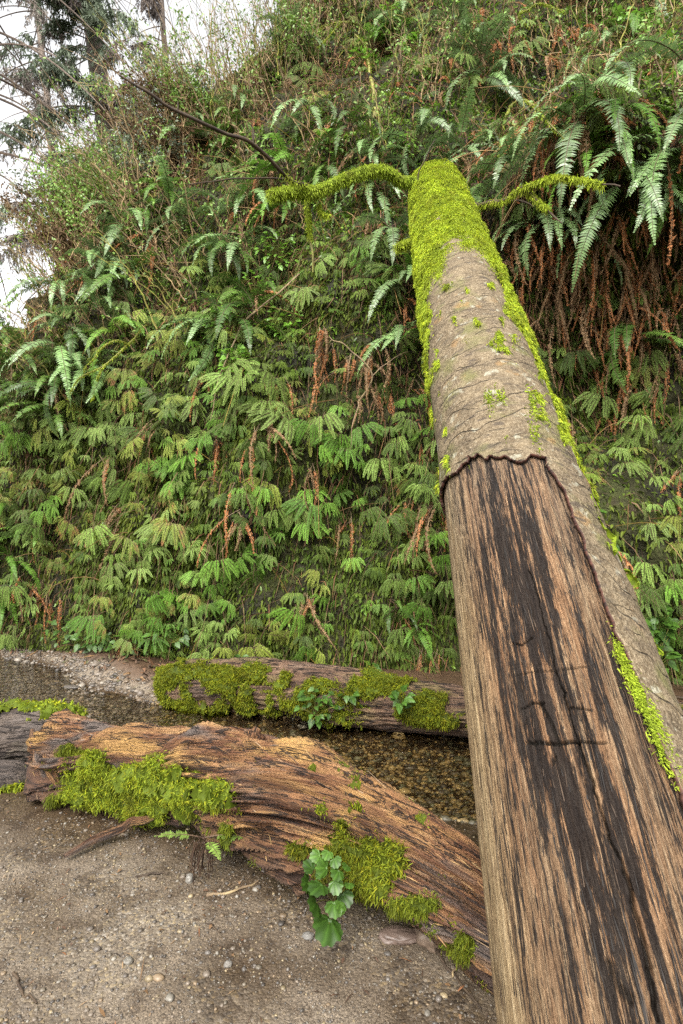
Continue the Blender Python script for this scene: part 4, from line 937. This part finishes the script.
def trunk_x(py): return np.interp(py, [190, 300, 460, 760, 1024], [441, 466, 505, 577, 641])
def skyline(px): return np.interp(px, [0, 30, 60, 100, 150, 215, 270, 350, 430], [325, 270, 235, 185, 130, 90, 45, -40, -100])
R3 = np.random.default_rng(5)
# named large ferns first
for a in ((585, 125, 'sword', 10, 1.25, 1.5, .1), (650, 150, 'sword', 10, 1.3, 1.45, .0), (530, 170, 'sword', 9, .95, 1.4, .1), (665, 95, 'sword', 8, 1.1, 1.4, .15), (485, 165, 'sword', 8, .8, 1.4, .1)):
    sword(a[0], a[1], a[2], a[3], a[4], R3, spread=a[5], up=a[6], lift=.22, dead=2)
sword(415, 628, 'sword_fresh', 9, .48, R3, spread=1.5, up=.25, dead=4)
sword(395, 610, 'sword_dark', 6, .45, R3, spread=1.2, up=.1, dead=2)
for px, py, t in ((20, 400, 'sword_dark'), (55, 385, 'sword_dark'), (8, 440, 'sword_dark'), (85, 372, 'sword'), (30, 365, 'sword_dark'), (60, 420, 'sword_dark')): sword(px, py, t, 9, .95, R3, spread=1.5, up=.3)
for px, py in ((6, 510), (12, 560), (30, 535), (8, 600)): sword(px, py, 'sword_fresh', 7, .7, R3, spread=1.3, up=.25)
big = [(365, 445, 'bright', 5, 1.25), (340, 415, 'pale', 4, 1.1), (392, 455, 'pale', 4, 1.3), (342, 470, 'yellow', 4, 1.15), (400, 520, 'bright', 4, 1.0), (330, 600, 'yellow', 4, 1.1), (290, 480, 'yellow', 1, 1.2), (635, 440, 'pale', 4, 1.1), (665, 520, 'yellow', 4, 1.0), (640, 560, 'pale', 2, .7),
       (240, 385, 'pale', 5, 1.3), (205, 400, 'pale', 5, 1.2), (265, 400, 'pale', 4, 1.2), (120, 545, 'pale', 4, 1.05), (400, 590, 'bright', 3, .8), (415, 560, 'bright', 3, .8), (375, 560, 'bright', 3, .8), (150, 525, 'tipped', 4, 1.1), (95, 520, 'tipped', 4, 1.0), (300, 300, 'pale', 4, 1.3), (320, 275, 'pale', 3, 1.2), (565, 360, 'dark', 4, 1.1), (600, 375, 'pale', 4, 1.0), (550, 375, 'pale', 4, .9), (140, 610, 'tipped', 4, .9), (322, 545, 'pale', 3, .9)]
for a in big: maidenhair(a[0], a[1], a[2], a[3], a[4], R3)
taken = [(a[0], a[1]) for a in big]
# the crowd, on a jittered lattice over the wall as seen
sp = 22.5; cnt = {'m': 0, 's': 0, 'w': 0}
for yy in np.arange(-10, 662, sp):
    for xx in np.arange(-6, 700, sp):
        px, py = xx + R3.uniform(-9, 9), yy + R3.uniform(-9, 9)
        if py < skyline(px) + 12: continue
        if abs(px - trunk_x(py)) < 30 + max(0, (py - 300) * .09) and py > 175: continue
        if min((px - a) ** 2 + (py - b) ** 2 for a, b in taken) < 18 ** 2: continue
        right = px > trunk_x(py)
        u = R3.random()
        cl = float(fbm(np.array([[px / 75., py / 75., 1.5]]), 2)[0])
        if right:
            if py < 110: pm, ps, pw = .12, .26, .26
            elif py < 215: pm, ps, pw = .06, .26, .26
            elif py < 330: pm, ps, pw = .14, .05, .52
            elif py < 430: pm, ps, pw = .36, .02, .34
            elif py < 560: pm, ps, pw = .17, .0, .10
            else: pm, ps, pw = .16, .03, .05
        else:
            edge = np.interp(px, [0, 120, 200, 330, 430], [440, 400, 350, 330, 380])
            if py < edge - 60: pm, ps, pw = .30, .30, .10
            elif py < edge: pm, ps, pw = .42, .20, .10
            elif py < 560: pm, ps, pw = .76, .0, .09
            else: pm, ps, pw = .36, .0, .08
            if px > 320 and 260 < py < 430: pm, ps, pw = .22, .20, .14
            if px > 300 and py > 480: pm *= .55
        if cl < -.15: pm *= .45; ps *= .6; pw *= 1.6
        if u < pm and cnt['m'] < 285:
            t = R3.choice(['pale', 'bright', 'yellow', 'dark', 'tipped'], p=[.34, .20, .10, .24, .12])
            maidenhair(px, py - 8, t, int(R3.integers(5, 9)), R3.uniform(.7, 1.1), R3); cnt['m'] += 1
        elif u < pm + ps:
            t = R3.choice(['sword', 'sword_dark', 'sword_fresh'], p=[.5, .25, .25])
            sword(px, py, t, int(R3.integers(6, 10)), R3.uniform(.7, 1.15), R3, lift=.1, up=R3.uniform(-.1, .3), spread=1.4); cnt['s'] += 1
        elif u < pm + ps + pw:
            withered(px, py, int(R3.integers(4, 8)), R3.uniform(.7, 1.1), R3); cnt['w'] += 1
for px, py, n, s in ((590, 30, 7, .9), (605, 60, 7, .9), (545, 245, 7, .8), (575, 265, 7, .8), (600, 300, 7, .9), (640, 290, 6, .8), (660, 260, 6, .8), (330, 345, 6, .8), (352, 360, 5, .7), (675, 350, 6, .8), (690, 600, 6, .8), (625, 380, 5, .7), (430, 440, 6, .6), (410, 500, 5, .6), (305, 510, 5, .7), (435, 650, 5, .5)): withered(px, py, n, s, R3)

# ------------------------------------------------------------------ stuff on the wall: moss and leaf cover, dead litter
hz = (.5 + .5 * fbm(wc * np.array([1.4, 1.4, .7]) + 3, 3))
lw = smooth(5.2, 3.0, wc[:, 2])
P, N = wall_samples(190000, R3, (.4 + lw) * (.4 + smooth(.40, .62, hz)))
tn = .5 + .5 * fbm(P * 2.5 + 7, 3)
c = R3.uniform(.5, 1.5, (len(P), 1)) * np.stack([.55 + .9 * tn, .7 + .55 * tn, .6 + .3 * tn], 1)
B = Buf(); blades(B, P, N * .9, .05, .022, R3, 1.1, .5, c, .7)
o = link('wall_moss', B.mesh('wall_moss', MAT['moss_wall'])); tag(o, 'olive moss and tiny leaves covering the canyon wall', kind='stuff')
up_ = smooth(2.6, 4.2, wc[:, 2])
P, N = wall_samples(90000, R3, (.15 + up_) * (.12 + smooth(.45, .6, .5 + .5 * fbm(wc * np.array([1.1, 1.1, .8]) + 31, 3))))
tn = .5 + .5 * fbm(P * 1.6 + 77, 2); c = R3.uniform(.45, 1.35, (len(P), 1)) * np.stack([.6 + .8 * tn, .6 + .5 * tn, .8 + .4 * tn], 1)
B = Buf(); blades(B, P, N + np.array([0, 0, .25]), .05, .024, R3, .2, .8, c, .5)
o = link('ground_cover', B.mesh('ground_cover', MAT['leafy'])); tag(o, 'small bright green leaves covering parts of the slope', kind='stuff')
P, N = wall_samples(38000, R3, (.25 + .75 * smooth(2.0, 4.5, wc[:, 2])) * (.15 + smooth(.46, .6, .5 + .5 * fbm(wc * np.array([1.7, 1.7, .8]) + 61, 3)) + 1.2 * np.exp(-((wc[:, 0] - 1.9) / .9) ** 2 - ((wc[:, 2] - 3.9) / 1.0) ** 2)))
tn = R3.random((len(P), 1)); c = R3.uniform(.45, 1.6, (len(P), 1)) * (tn * np.array([[1.25, .95, .8]]) + (1 - tn) * np.array([[.9, .95, 1.0]]))
B = Buf(); blades(B, P, N * .7, .17, .010, R3, 1.0, .6, c, .8)
P, N = wall_samples(12000, R3, .2 + hz); c = R3.uniform(.4, 1.4, (len(P), 1)) * np.ones((1, 3))
blades(B, P, N * .6, .35, .006, R3, 1.3, .7, c, .6)
P, N = wall_samples(5200, R3, .12 + smooth(2.8, 4.5, wc[:, 2]) * (.3 + smooth(.4, .6, .5 + .5 * fbm(wc * 1.3 + 15, 3))))
for p, n in zip(P, N):
    L = R3.uniform(.25, .8); d = nz(n * .5 + R3.normal(0, .5, 3) + np.array([0, 0, R3.uniform(-.2, 1.1)])); t_ = np.linspace(0, 1, 7)[:, None]
    q = p + d * L * t_ + np.array([R3.normal(0, .15), -.05, -R3.uniform(.1, .9)]) * L * t_ ** 2; B.tube(q, np.linspace(.0045, .002, 7), 3, col=np.array([(1.5, 1.45, 1.0), (1.2, 1.35, .5), (.9, .8, .7), (1.7, 1.8, 1.5)][R3.integers(4)]) * R3.uniform(.6, 1.4))
BF = Buf(); AR = [arrays(f) for f in MF]
P_, N_ = wall_samples(3000, R3, (.16 + smooth(6.0, 3.6, wc[:, 2])) * (.25 + smooth(.35, .6, hz)))
for p, n in zip(P_, N_):
    V, Q, cl = AR[R3.integers(len(AR))]; sc = R3.uniform(.26, .52); y = nz(np.array([n[0], n[1], n[2] * .3]) + R3.normal(0, .3, 3)); x = nz(np.cross(y, [0, 0, 1])); z = np.cross(x, y)
    tn = R3.random(); BF.add(p + n * .01 + (V @ np.stack([x, y, z])) * sc, Q, col=cl * (np.array([.6, .72, .6]) * (1 - tn) + np.array([1.0, .95, .6]) * tn) * R3.uniform(.4, 1.1))
o = link('fern_cover', BF.mesh('fern_cover', MAT['pale'])); tag(o, 'mass of smaller maidenhair fronds filling in between the larger ferns', kind='stuff')
o = link('leaf_litter', B.mesh('leaf_litter', MAT['litter'])); tag(o, 'dead brown leaf litter and fine stems caught on the wall', kind='stuff')

# ------------------------------------------------------------------ leafy plants
def leaf_outline(kind, n=54):
    t = np.linspace(0, 2 * PI, n, endpoint=False)
    if kind == 'heart': r = (.72 + .28 * np.cos(t)) ; r = r * (1 + .06 * np.cos(13 * t) + .04 * np.cos(5 * t)) * np.where(np.abs(t - PI) < .5, .55 + .9 * np.abs(t - PI), 1); x = r * np.sin(t) * 1.02; y = r * np.cos(t) * .95 + .28
    else: r = 1 + .05 * np.cos(11 * t); x = .36 * r * np.sin(t) * (1 - .45 * np.cos(t)); y = .5 + .5 * r * np.cos(t) + .12 * np.maximum(0, np.cos(t)) ** 6
    return x, y
def leaf_mesh(kind, rng):
    x, y = leaf_outline(kind); n = len(x); B = Buf(); V = [[0, .02, 0]]; rings = (.2, .4, .6, .8, 1.0)
    for f in rings:
        for k in range(n): V.append([x[k] * f, .02 + (y[k] - .02) * f, 0])
    V = np.array(V); V[:, 2] = .12 * np.abs(V[:, 0]) - .22 * V[:, 1] ** 2 - .12 * V[:, 0] ** 2 + .035 * np.cos(np.arctan2(V[:, 0], V[:, 1] + .02) * 9) * np.hypot(V[:, 0], V[:, 1]) + .03 * np.cos(V[:, 1] * 20) * np.abs(V[:, 0]) + .02 * vnoise(V * 5 + rng.uniform(0, 9))
    T = np.array([[0, 1 + k, 1 + (k + 1) % n] for k in range(n)]); Q = np.concatenate([[[1 + r * n + k, 1 + (r + 1) * n + k, 1 + (r + 1) * n + (k + 1) % n, 1 + r * n + (k + 1) % n] for k in range(n)] for r in range(4)])
    an_ = np.arctan2(V[:, 0], V[:, 1] + .02); c = np.repeat((1.45 - .65 * np.abs(np.sin(an_ * 4.5)) ** .4 + .2 * vnoise(V * 9))[:, None], 3, 1)
    return make_mesh('leaf', V, [T, Q], MAT['leaf_gloss'], True, c)
HM = leaf_mesh('heart', R3); OM = leaf_mesh('oval', R3); OMB = OM.copy(); OMB.materials[0] = MAT['leafy']
def orient(p, d, n, s):
    """leaf matrix: grows along d, faces n"""
    y = nz(d); z = nz(n - y * (n @ y)); x = np.cross(y, z)
    return Matrix(((x[0] * s, y[0] * s, z[0] * s, p[0]), (x[1] * s, y[1] * s, z[1] * s, p[1]), (x[2] * s, y[2] * s, z[2] * s, p[2]), (0, 0, 0, 1)))
def leafy(name, base, leaves, mesh, label, cat, rng, group=None, face=None):
    """leaves: list of (tip point, size); stems run from the base to each leaf"""
    base = np.array(base); r = empty(name, loc=tuple(base)); B = Buf()
    for p, s in leaves:
        q = np.array(p) - base; B.tube(np.stack([q * t + np.array([0, 0, .25 * np.linalg.norm(q)]) * t * (1 - t) for t in np.linspace(0, 1, 6)]), .0018 + .02 * s * .05, 4)
    link('stem', B.mesh('stem', MAT['twig_moss']), r)
    for p, s in leaves:
        q = np.array(p) - base; d = nz(nz(np.array([q[0], q[1] * .5 - .03, q[2] * .4])) + np.array([0, -.35, -.55]) + rng.normal(0, .4, 3)); n = nz(np.array([0, -.6, .8]) + rng.normal(0, .28, 3) if face is None else face + rng.normal(0, .25, 3))
        link('leaf', mesh, r, orient(q - d * s * .3, d, n, s))
    return tag(r, label, cat, group)
hl = [(318, 856, .028), (328, 853, .026), (335, 860, .026), (311, 868, .030), (325, 868, .034), (338, 872, .03), (347, 866, .022), (308, 882, .036), (320, 886, .044), (335, 884, .032), (344, 896, .036), (349, 884, .022), (316, 903, .05), (334, 905, .038), (329, 924, .062), (322, 872, .026), (341, 905, .026)]
leafy('broad_leaved_plant', at(336, 905, 2.12), [(at(px, py, 2.02 - .0010 * (py - 850) + R3.normal(0, .02)), s * 1.08) for px, py, s in hl], HM, 'plant with glossy heart-shaped leaves growing against the driftwood beside the gravel', 'plant', R3)
def clump(name, cx, cy, Y, rx, ry, n, size, mesh, label, group=None, dep=.12):
    b = at(cx, cy + ry * .6, Y); L = []
    for k in range(n):
        a = R3.uniform(0, 2 * PI); q = R3.random() ** .5; L.append((at(cx + rx * q * math.cos(a), cy + ry * q * math.sin(a), Y - R3.uniform(0, dep)), size * R3.uniform(.7, 1.3)))
    return leafy(name, b, L, mesh, label, 'plant', R3, group)
gp = 'small leafy plants at the foot of the wall'
clump('leafy_plant', 316, 706, 4.36, 24, 18, 34, .055, OM, 'leafy green plant hanging over the water from the middle of the mossy log', gp)
clump('leafy_plant', 345, 698, 4.32, 16, 12, 14, .06, OM, 'small leafy plant on the mossy log just right of the larger leafy clump', gp)
clump('leafy_plant', 402, 700, 4.12, 9, 13, 14, .06, OM, 'narrow leafy plant on the mossy log left of the round moss cushion', gp)
for px, py, Y, rx, ry, n, sz, lab in ((130, 642, 6.15, 28, 14, 44, .055, 'low leafy plant at the wall foot by the left end of the mossy log'), (95, 640, 6.45, 24, 12, 24, .07, 'low leafy plant on the wall foot above the gravel bar'),
                                      (60, 632, 6.6, 22, 13, 22, .07, 'leafy plant at the wall foot near the left edge'), (170, 635, 5.85, 22, 14, 22, .07, 'leafy plant on the wall foot behind the mossy log end'),
                                      (655, 650, 4.75, 22, 32, 34, .10, 'large-leaved green plant in shade right of the trunk'), (665, 620, 4.85, 18, 20, 20, .09, 'broad-leaved plant above the shaded plant at the right edge'),
                                      (600, 545, 5.0, 20, 14, 20, .06, 'small creeping leafy plant on dark wall right of the trunk'), (585, 510, 5.05, 20, 14, 20, .055, 'small-leaved creeper on dark wall beside the upper bare wood'),
                                      (235, 660, 5.3, 14, 7, 14, .05, 'tiny leafy plant behind the top of the mossy log'), (370, 668, 4.95, 10, 5, 10, .045, 'tiny green seedling clump on top of the mossy log')):
    p, nn = hit(px, py); Yw = p[1] - .05 if p is not None else Y; clump('leafy_plant', px, py, min(Y, Yw), rx, ry, n, sz, OM, lab, gp, .18)
for k, (px, py, rx, ry, n) in enumerate(((230, 330, 26, 30, 70), (255, 290, 22, 24, 55), (278, 250, 22, 22, 50), (240, 365, 20, 20, 45), (285, 320, 18, 18, 40), (390, 20, 18, 18, 40), (415, 45, 16, 14, 30), (660, 55, 26, 26, 50), (640, 25, 22, 20, 40), (675, 90, 14, 20, 30), (405, 145, 16, 14, 30), (365, 60, 16, 14, 30), (330, 140, 14, 12, 26), (610, 15, 16, 14, 26))):
    p, nn = hit(px, py)
    if p is None: continue
    o = clump('leafy_shrub', px, py, p[1] - .10, rx, ry, min(95, int(n * 1.9)), .055 + .01 * (py < 120), OMB, None, 'bright green leafy clumps on the slope', .25); LABELS.append((o, 'leafy clump', 'leafy', px, py, 1))
TONE['leafy'] = 'vivid green'

# small fern and hanging roots under the driftwood
r = empty('small_fern', Matrix.Translation(at(203, 838, 2.46))); tag(r, 'small fern with two flat pale fronds under the mossy end of the driftwood', 'fern')
ffm = frond_mesh('frond', sword_frond(R3, .30, .25, -.25, 15, .055, .05, 1.25, pw=1.0), 'pale', 'stalk')
for yaw, sc, pt in ((1.35, .85, .1), (-1.3, .7, .15), (.7, .6, -.1)):
    link('frond', ffm, r, Matrix.Rotation(PI, 4, 'Z') @ rot(yaw, pt, 0, sc))
B = Buf()
for k in range(26):
    p = np.array([R3.normal(0, .022), R3.normal(-.02, .02), R3.uniform(-.02, .02)]); e = p + np.array([R3.normal(0, .02), -.02, -R3.uniform(.07, .15)]); B.tube(curve([p, (p + e) / 2 + R3.normal(0, .012, 3), e], 8), .0022, 3, col=np.array([1, .8, .7]) * R3.uniform(.6, 1.3))
link('hanging_root', B.mesh('hanging_root', MAT['twig_dark']), r)

# ------------------------------------------------------------------ bare shrubs on the slope
def shrub(p, hgt, n, rng, lean, mat='twig', budm='bud', nb=60, side=1.0):
    r = empty('bare_shrub', loc=tuple(p)); B = Buf(); bud = []
    for k in range(n):
        d = nz(np.array([rng.normal(lean[0], .28 * side), rng.normal(lean[1], .25), 1.0])); L = hgt * rng.uniform(.55, 1.1); b = np.array([rng.normal(0, .12), rng.normal(0, .08), -.05])
        droop = np.array([rng.normal(lean[0], .3), rng.normal(-.1, .2), -.5]) * rng.uniform(.1, .5)
        t = np.linspace(0, 1, 14)[:, None]; q = b + d * L * t + droop * L * t ** 2 + rng.normal(0, .012, (14, 3)) * (t > .05)
        cc = np.array([1, .95, .85]) * rng.uniform(.6, 1.5); B.tube(q, np.linspace(.0075, .0022, 14) * rng.uniform(.7, 1.3), 4, col=cc)
        for s in range(rng.integers(3, 8)):
            a = rng.integers(4, 13); dd = nz(d + rng.normal(0, .6, 3)); l = L * rng.uniform(.08, .3); t2 = np.linspace(0, 1, 6)[:, None]
            tw = q[a] + dd * l * t2 + np.array([0, 0, -.1]) * l * t2 ** 2; B.tube(tw, np.linspace(.0032, .0015, 6), 3, col=cc)
            for z in range(rng.integers(1, 4) * (4 if nb > 50 else 1)): bud.append(tw[rng.integers(1, 6)] + rng.normal(0, .04, 3))
    link('stem', B.mesh('stem', MAT[mat]), r)
    if bud and nb:
        bud = np.array(bud)[:nb]; bud = np.repeat(bud, 2, 0) + rng.normal(0, .015, (len(bud) * 2, 3)); B = Buf(); blades(B, bud, rng.normal(0, 1, bud.shape) + [0, 0, .5], .035, .022, rng, .1, .5, np.repeat(rng.uniform(.7, 1.4, (len(bud), 1)), 3, 1), .3)
        link('foliage', B.mesh('foliage', MAT[budm]), r)
    return r
R4 = np.random.default_rng(21); ns_ = 0
spots = []
for px in np.arange(40, 400, 6.5):
    for k in range(2):
        spots.append((px + R4.uniform(-5, 5), skyline(px) + R4.uniform(8, 30) + 60 * k * R4.random(), 1))
for k in range(46): 
    px = R4.uniform(20, 420); spots.append((px, skyline(px) + R4.uniform(40, 230), 0))
for k in range(34): spots.append((R4.uniform(380, 680), R4.uniform(0, 150), 0))
for px, py, top in spots:
    p, nn = hit(px, py)
    if p is None: 
        p, nn = hit(px, py + 25)
        if p is None: continue
    hg = (R4.uniform(.7, 1.5) if px < 130 else R4.uniform(.9, 2.1)) if top else R4.uniform(.6, 1.3)
    o = shrub(p, hg, int(R4.integers(3, 7)), R4, (-.35 if px < 200 else -.1, -.15), 'twig' if R4.random() < .75 else 'twig_moss', nb=40 if R4.random() < .75 else 6)
    tag(o, cat='shrub', group='bare thin-stemmed shrubs on the slope'); LABELS.append((o, 'bare thin-stemmed shrub', 'shrub', px, py, 1))
TONE['shrub'] = 'brown-twigged'
for k in range(34):
    px = R4.uniform(62, 205) if k < 26 else R4.uniform(300, 420); py = skyline(px) + R4.uniform(0, 70); p, nn = hit(px, py)
    if p is None: p, nn = hit(px, py + 30)
    if p is None: continue
    o = shrub(p + nn * .1, R4.uniform(.7, 1.4), 16, R4, (-.3, -.2), 'twig', ['bud', 'litter', 'haze_foliage', 'bud'][k % 4], nb=420, side=1.5)
    o.name = 'tangled_bush'; tag(o, cat='bush', group='tangled bushes along the top of the wall'); LABELS.append((o, 'tangled bush', ['budtone', 'deadtone', 'greytone', 'budtone'][k % 4], px, py, 1))
TONE.update(budtone='yellow-green', deadtone='brown-leaved', greytone='grey-green')
# mossy branches sticking out of the wall
def mossy_branch(ways, r0, lab, forks=(), moss=True):
    b = np.array(ways[0]); o = empty('mossy_branch', loc=tuple(b)); B = Buf(); p = curve(np.array(ways) - b, 30, .02); B.tube(p, np.linspace(r0, r0 * .35, 30), 6)
    paths = [(p, r0)]
    for f in forks:
        q = curve(np.array(f) - b, 18, .015); B.tube(q, np.linspace(r0 * .6, r0 * .2, 18), 5); paths.append((q, r0 * .6))
    link('limb', B.mesh('limb', MAT['twig_moss' if moss else 'twig']), o); B = Buf()
    for q, rr_ in paths: fuzzy(B, q, rr_, int(900 * len(q) / 30), R4, .022)
    if moss: link('moss', B.mesh('moss', MAT['moss']), o)
    else: o.name = 'bare_branch'
    tag(o, lab, 'branch', 'mossy branches on the wall')
def wp(px, py, out): 
    p, n = hit(px, py); d = 0
    while p is None: d += 12; p, n = hit(px, py + d)
    return p - nz(ray(px, py)) * out
mossy_branch([wp(150, 322, .1), wp(128, 345, .45), wp(105, 365, .6), wp(80, 378, .6), wp(66, 400, .55)], .012, 'yellow-green mossy branch forking over the dark ferns at far left', [[wp(105, 365, .6), wp(98, 380, .6), wp(92, 400, .6)], [wp(128, 345, .45), wp(115, 340, .6), wp(98, 352, .7), wp(84, 372, .7)]])
mossy_branch([wp(500, 130, .15), wp(510, 105, .4), wp(525, 100, .5), wp(545, 118, .55), wp(570, 145, .6)], .013, 'arching yellow mossy branch above the big sword ferns', [[wp(510, 105, .4), wp(503, 125, .5), wp(500, 155, .5)]])
mossy_branch([wp(375, 120, .1), wp(372, 85, .2), wp(366, 50, .25), wp(355, 35, .3)], .03, 'thick short mossy stem high on the slope above the trunk top')
mossy_branch([wp(360, 25, .1), wp(340, 22, .35), wp(322, 28, .5), wp(312, 40, .55)], .011, 'thin mossy branch arching left near the skyline', [[wp(340, 22, .35), wp(330, 35, .5), wp(318, 48, .6)]])
mossy_branch([wp(530, 30, .1), wp(520, 15, .4), wp(540, 5, .5), wp(565, 12, .5)], .012, 'pale mossy branch near the top edge right of centre')
mossy_branch([wp(300, 275, .2), wp(265, 305, .4), wp(240, 330, .4), wp(218, 385, .35), wp(210, 420, .3)], .012, 'long thin bare curved branch crossing the bright green clumps', (), False)
mossy_branch([wp(360, 400, .2), wp(372, 375, .35), wp(350, 350, .45), wp(330, 335, .4)], .01, 'thin tangled branch on the wall left of the leaning trunk', [[wp(372, 375, .35), wp(390, 360, .4), wp(408, 352, .4)], [wp(360, 400, .2), wp(352, 425, .4), wp(350, 450, .4)]], False)

# ------------------------------------------------------------------ tall trees beyond the wall
def conifer(px_top, px_bot, Y, r0, label, rng, zlo, nbr, blen, browns, foliage='haze_foliage', xr=None):
    a = at(px_bot[0], px_bot[1], Y); b = at(px_top[0], px_top[1], Y); a0 = a + (a - b) * (a[2] / max(.1, (b - a)[2])); t0 = np.array([a0[0], a0[1], 0]); d = (b - a) / (b - a)[2]
    base = a - d * a[2]; top = b + d * 6; o = empty('conifer_tree', loc=tuple(base)); B = Buf()
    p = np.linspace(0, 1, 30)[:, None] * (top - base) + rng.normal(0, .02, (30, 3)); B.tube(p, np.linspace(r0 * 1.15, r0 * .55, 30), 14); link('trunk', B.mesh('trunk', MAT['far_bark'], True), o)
    BB = Buf(); P = []; D = []
    for k in range(nbr):
        z = rng.uniform(zlo, top[2]); f = z / top[2]; c = p[0] + (p[-1] - p[0]) * f; an = rng.uniform(0, 2 * PI)
        L = blen * rng.uniform(.5, 1.2); dr = np.array([math.cos(an), math.sin(an), rng.uniform(-.1, .35)])
        t = np.linspace(0, 1, 14)[:, None]; q = c + dr * L * t + np.array([0, 0, -.75]) * L * t ** 2 * rng.uniform(.4, 1); q = q + rng.normal(0, .012 * blen, 3) * t
        BB.tube(q, np.linspace(.024, .006, 14) * (blen / 2.5), 5)
        for s in range(34):
            i = rng.integers(2, 14); e = q[i]; m = 26; w = rng.uniform(.3, .8) * blen / 2.5; dd = nz(np.array([rng.normal(0, .7), rng.normal(0, .7), -1.0]))
            u = rng.random((m, 1)); P.append(e + dd * w * u + rng.normal(0, .05, (m, 3))); D.append(np.tile(dd, (m, 1)))
    link('branch', BB.mesh('branch', MAT['far_bark']), o)
    P = np.concatenate(P); D = np.concatenate(D); pxx, pyy, _ = proj(P); k = (pyy > -120) & (pxx > -120); P, D = P[k], D[k]
    br = (fbm((P - base) * .5, 2) < browns)
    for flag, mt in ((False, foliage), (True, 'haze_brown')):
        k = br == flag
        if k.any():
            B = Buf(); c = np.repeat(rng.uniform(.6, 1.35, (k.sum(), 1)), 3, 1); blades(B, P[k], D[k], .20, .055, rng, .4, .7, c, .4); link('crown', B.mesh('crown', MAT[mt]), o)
    return tag(o, label, 'tree', 'tall conifers beyond the wall')
R5 = np.random.default_rng(31)
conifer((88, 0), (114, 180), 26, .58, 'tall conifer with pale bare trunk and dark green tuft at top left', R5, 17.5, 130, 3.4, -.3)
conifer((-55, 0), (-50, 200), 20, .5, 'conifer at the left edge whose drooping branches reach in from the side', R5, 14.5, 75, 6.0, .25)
conifer((158, -40), (170, 120), 32, .22, 'slender haze-tinted conifer behind the shrubs right of the tall trunk', R5, 17, 110, 3.6, .1)
conifer((30, -60), (52, 150), 34, .25, 'haze-tinted conifer between the left edge and the tall trunk', R5, 17, 120, 4.6, .2)

# ------------------------------------------------------------------ labels that single each plant out
COLS = [(-999, 70), (70, 140), (140, 210), (210, 280), (280, 350), (350, 455), (455, 560), (560, 625), (625, 1999)]
COLN = ['far left', 'near left', 'left middle', 'picture middle', 'right of middle', 'left of trunk', 'beside trunk', 'right of trunk', 'right edge']
ROWS = [(-999, 60), (60, 130), (130, 200), (200, 270), (270, 340), (340, 410), (410, 480), (480, 545), (545, 605), (605, 1999)]
ROWN = ['along top edge', 'high on slope', 'level with trunk top', 'just below trunk top', 'on wall brow', 'on upper wall', 'at mid wall', 'below mid wall', 'low on wall', 'at wall foot']
cells = {}
for r, kind, tone, px, py, sc in LABELS:
    ci = next(i for i, c in enumerate(COLS) if c[0] <= px < c[1]); ri = next(i for i, c in enumerate(ROWS) if c[0] <= py < c[1])
    size = 'large ' if (kind == 'maidenhair fern' and sc > 1.08) or (kind == 'sword fern' and sc > .9) else ('small ' if (kind == 'maidenhair fern' and sc < .82) else '')
    cells.setdefault((size, TONE[tone], kind, ci, ri), []).append((px, py, r))
ORD = ['first', 'second', 'third', 'fourth', 'fifth', 'sixth', 'seventh', 'eighth', 'ninth']
NUMW = ['', '', 'two', 'three', 'four', 'five', 'six', 'seven', 'eight', 'nine']
for (size, tone, kind, ci, ri), L in cells.items():
    L.sort(key=lambda a: a[0]); base = f"{size}{tone} {kind} {ROWN[ri]}, {COLN[ci]}"
    for k, (px, py, r) in enumerate(L):
        r['label'] = base if len(L) == 1 else base + (f", left of two" if len(L) == 2 and k == 0 else f", right of two" if len(L) == 2 else f", {ORD[k]} from left" if len(L) < 8 else '')
print('PLANTS', cnt, len(LABELS))
# ------------------------------------------------------------------ light, sky
wd = bpy.data.worlds.new('World'); S.world = wd; wd.use_nodes = True; t = wd.node_tree; t.nodes.clear()
sky = t.nodes.new('ShaderNodeTexSky'); sky.sky_type = 'NISHITA'; sky.sun_disc = False
SUN_EL, SUN_AZ = math.radians(46), math.radians(198)      # azimuth measured clockwise from +Y
sky.sun_elevation = SUN_EL; sky.sun_rotation = SUN_AZ; sky.air_density = 1.0; sky.dust_density = 4.0; sky.ozone_density = .5
hs = t.nodes.new('ShaderNodeHueSaturation'); hs.inputs['Saturation'].default_value = .06; hs.inputs['Value'].default_value = 1.0
bgn = t.nodes.new('ShaderNodeBackground'); bgn.inputs[1].default_value = .15; wo = t.nodes.new('ShaderNodeOutputWorld')
t.links.new(sky.outputs[0], hs.inputs['Color']); t.links.new(hs.outputs[0], bgn.inputs[0]); t.links.new(bgn.outputs[0], wo.inputs[0])
sd_ = bpy.data.lights.new('sun', 'SUN'); sd_.energy = 1.4; sd_.angle = math.radians(35); sd_.color = (1, .93, .82)
sun = bpy.data.objects.new('sun', sd_); C.objects.link(sun); sun.location = (0, -5, 12)
dv = Vector((math.sin(SUN_AZ) * math.cos(SUN_EL), math.cos(SUN_AZ) * math.cos(SUN_EL), math.sin(SUN_EL)))
sun.rotation_euler = (-dv).to_track_quat('-Z', 'Y').to_euler()
S.render.engine = 'CYCLES'
S.view_settings.view_transform = 'Standard'; S.view_settings.look = 'None'; S.view_settings.exposure = 1.76; S.view_settings.gamma = 1; S.view_settings.use_curve_mapping = False
S.cycles.use_denoising = False; S.cycles.max_bounces = 6; S.cycles.diffuse_bounces = 3; S.cycles.glossy_bounces = 3; S.cycles.transmission_bounces = 4; S.cycles.transparent_max_bounces = 8
S.cycles.caustics_reflective = False; S.cycles.caustics_refractive = False
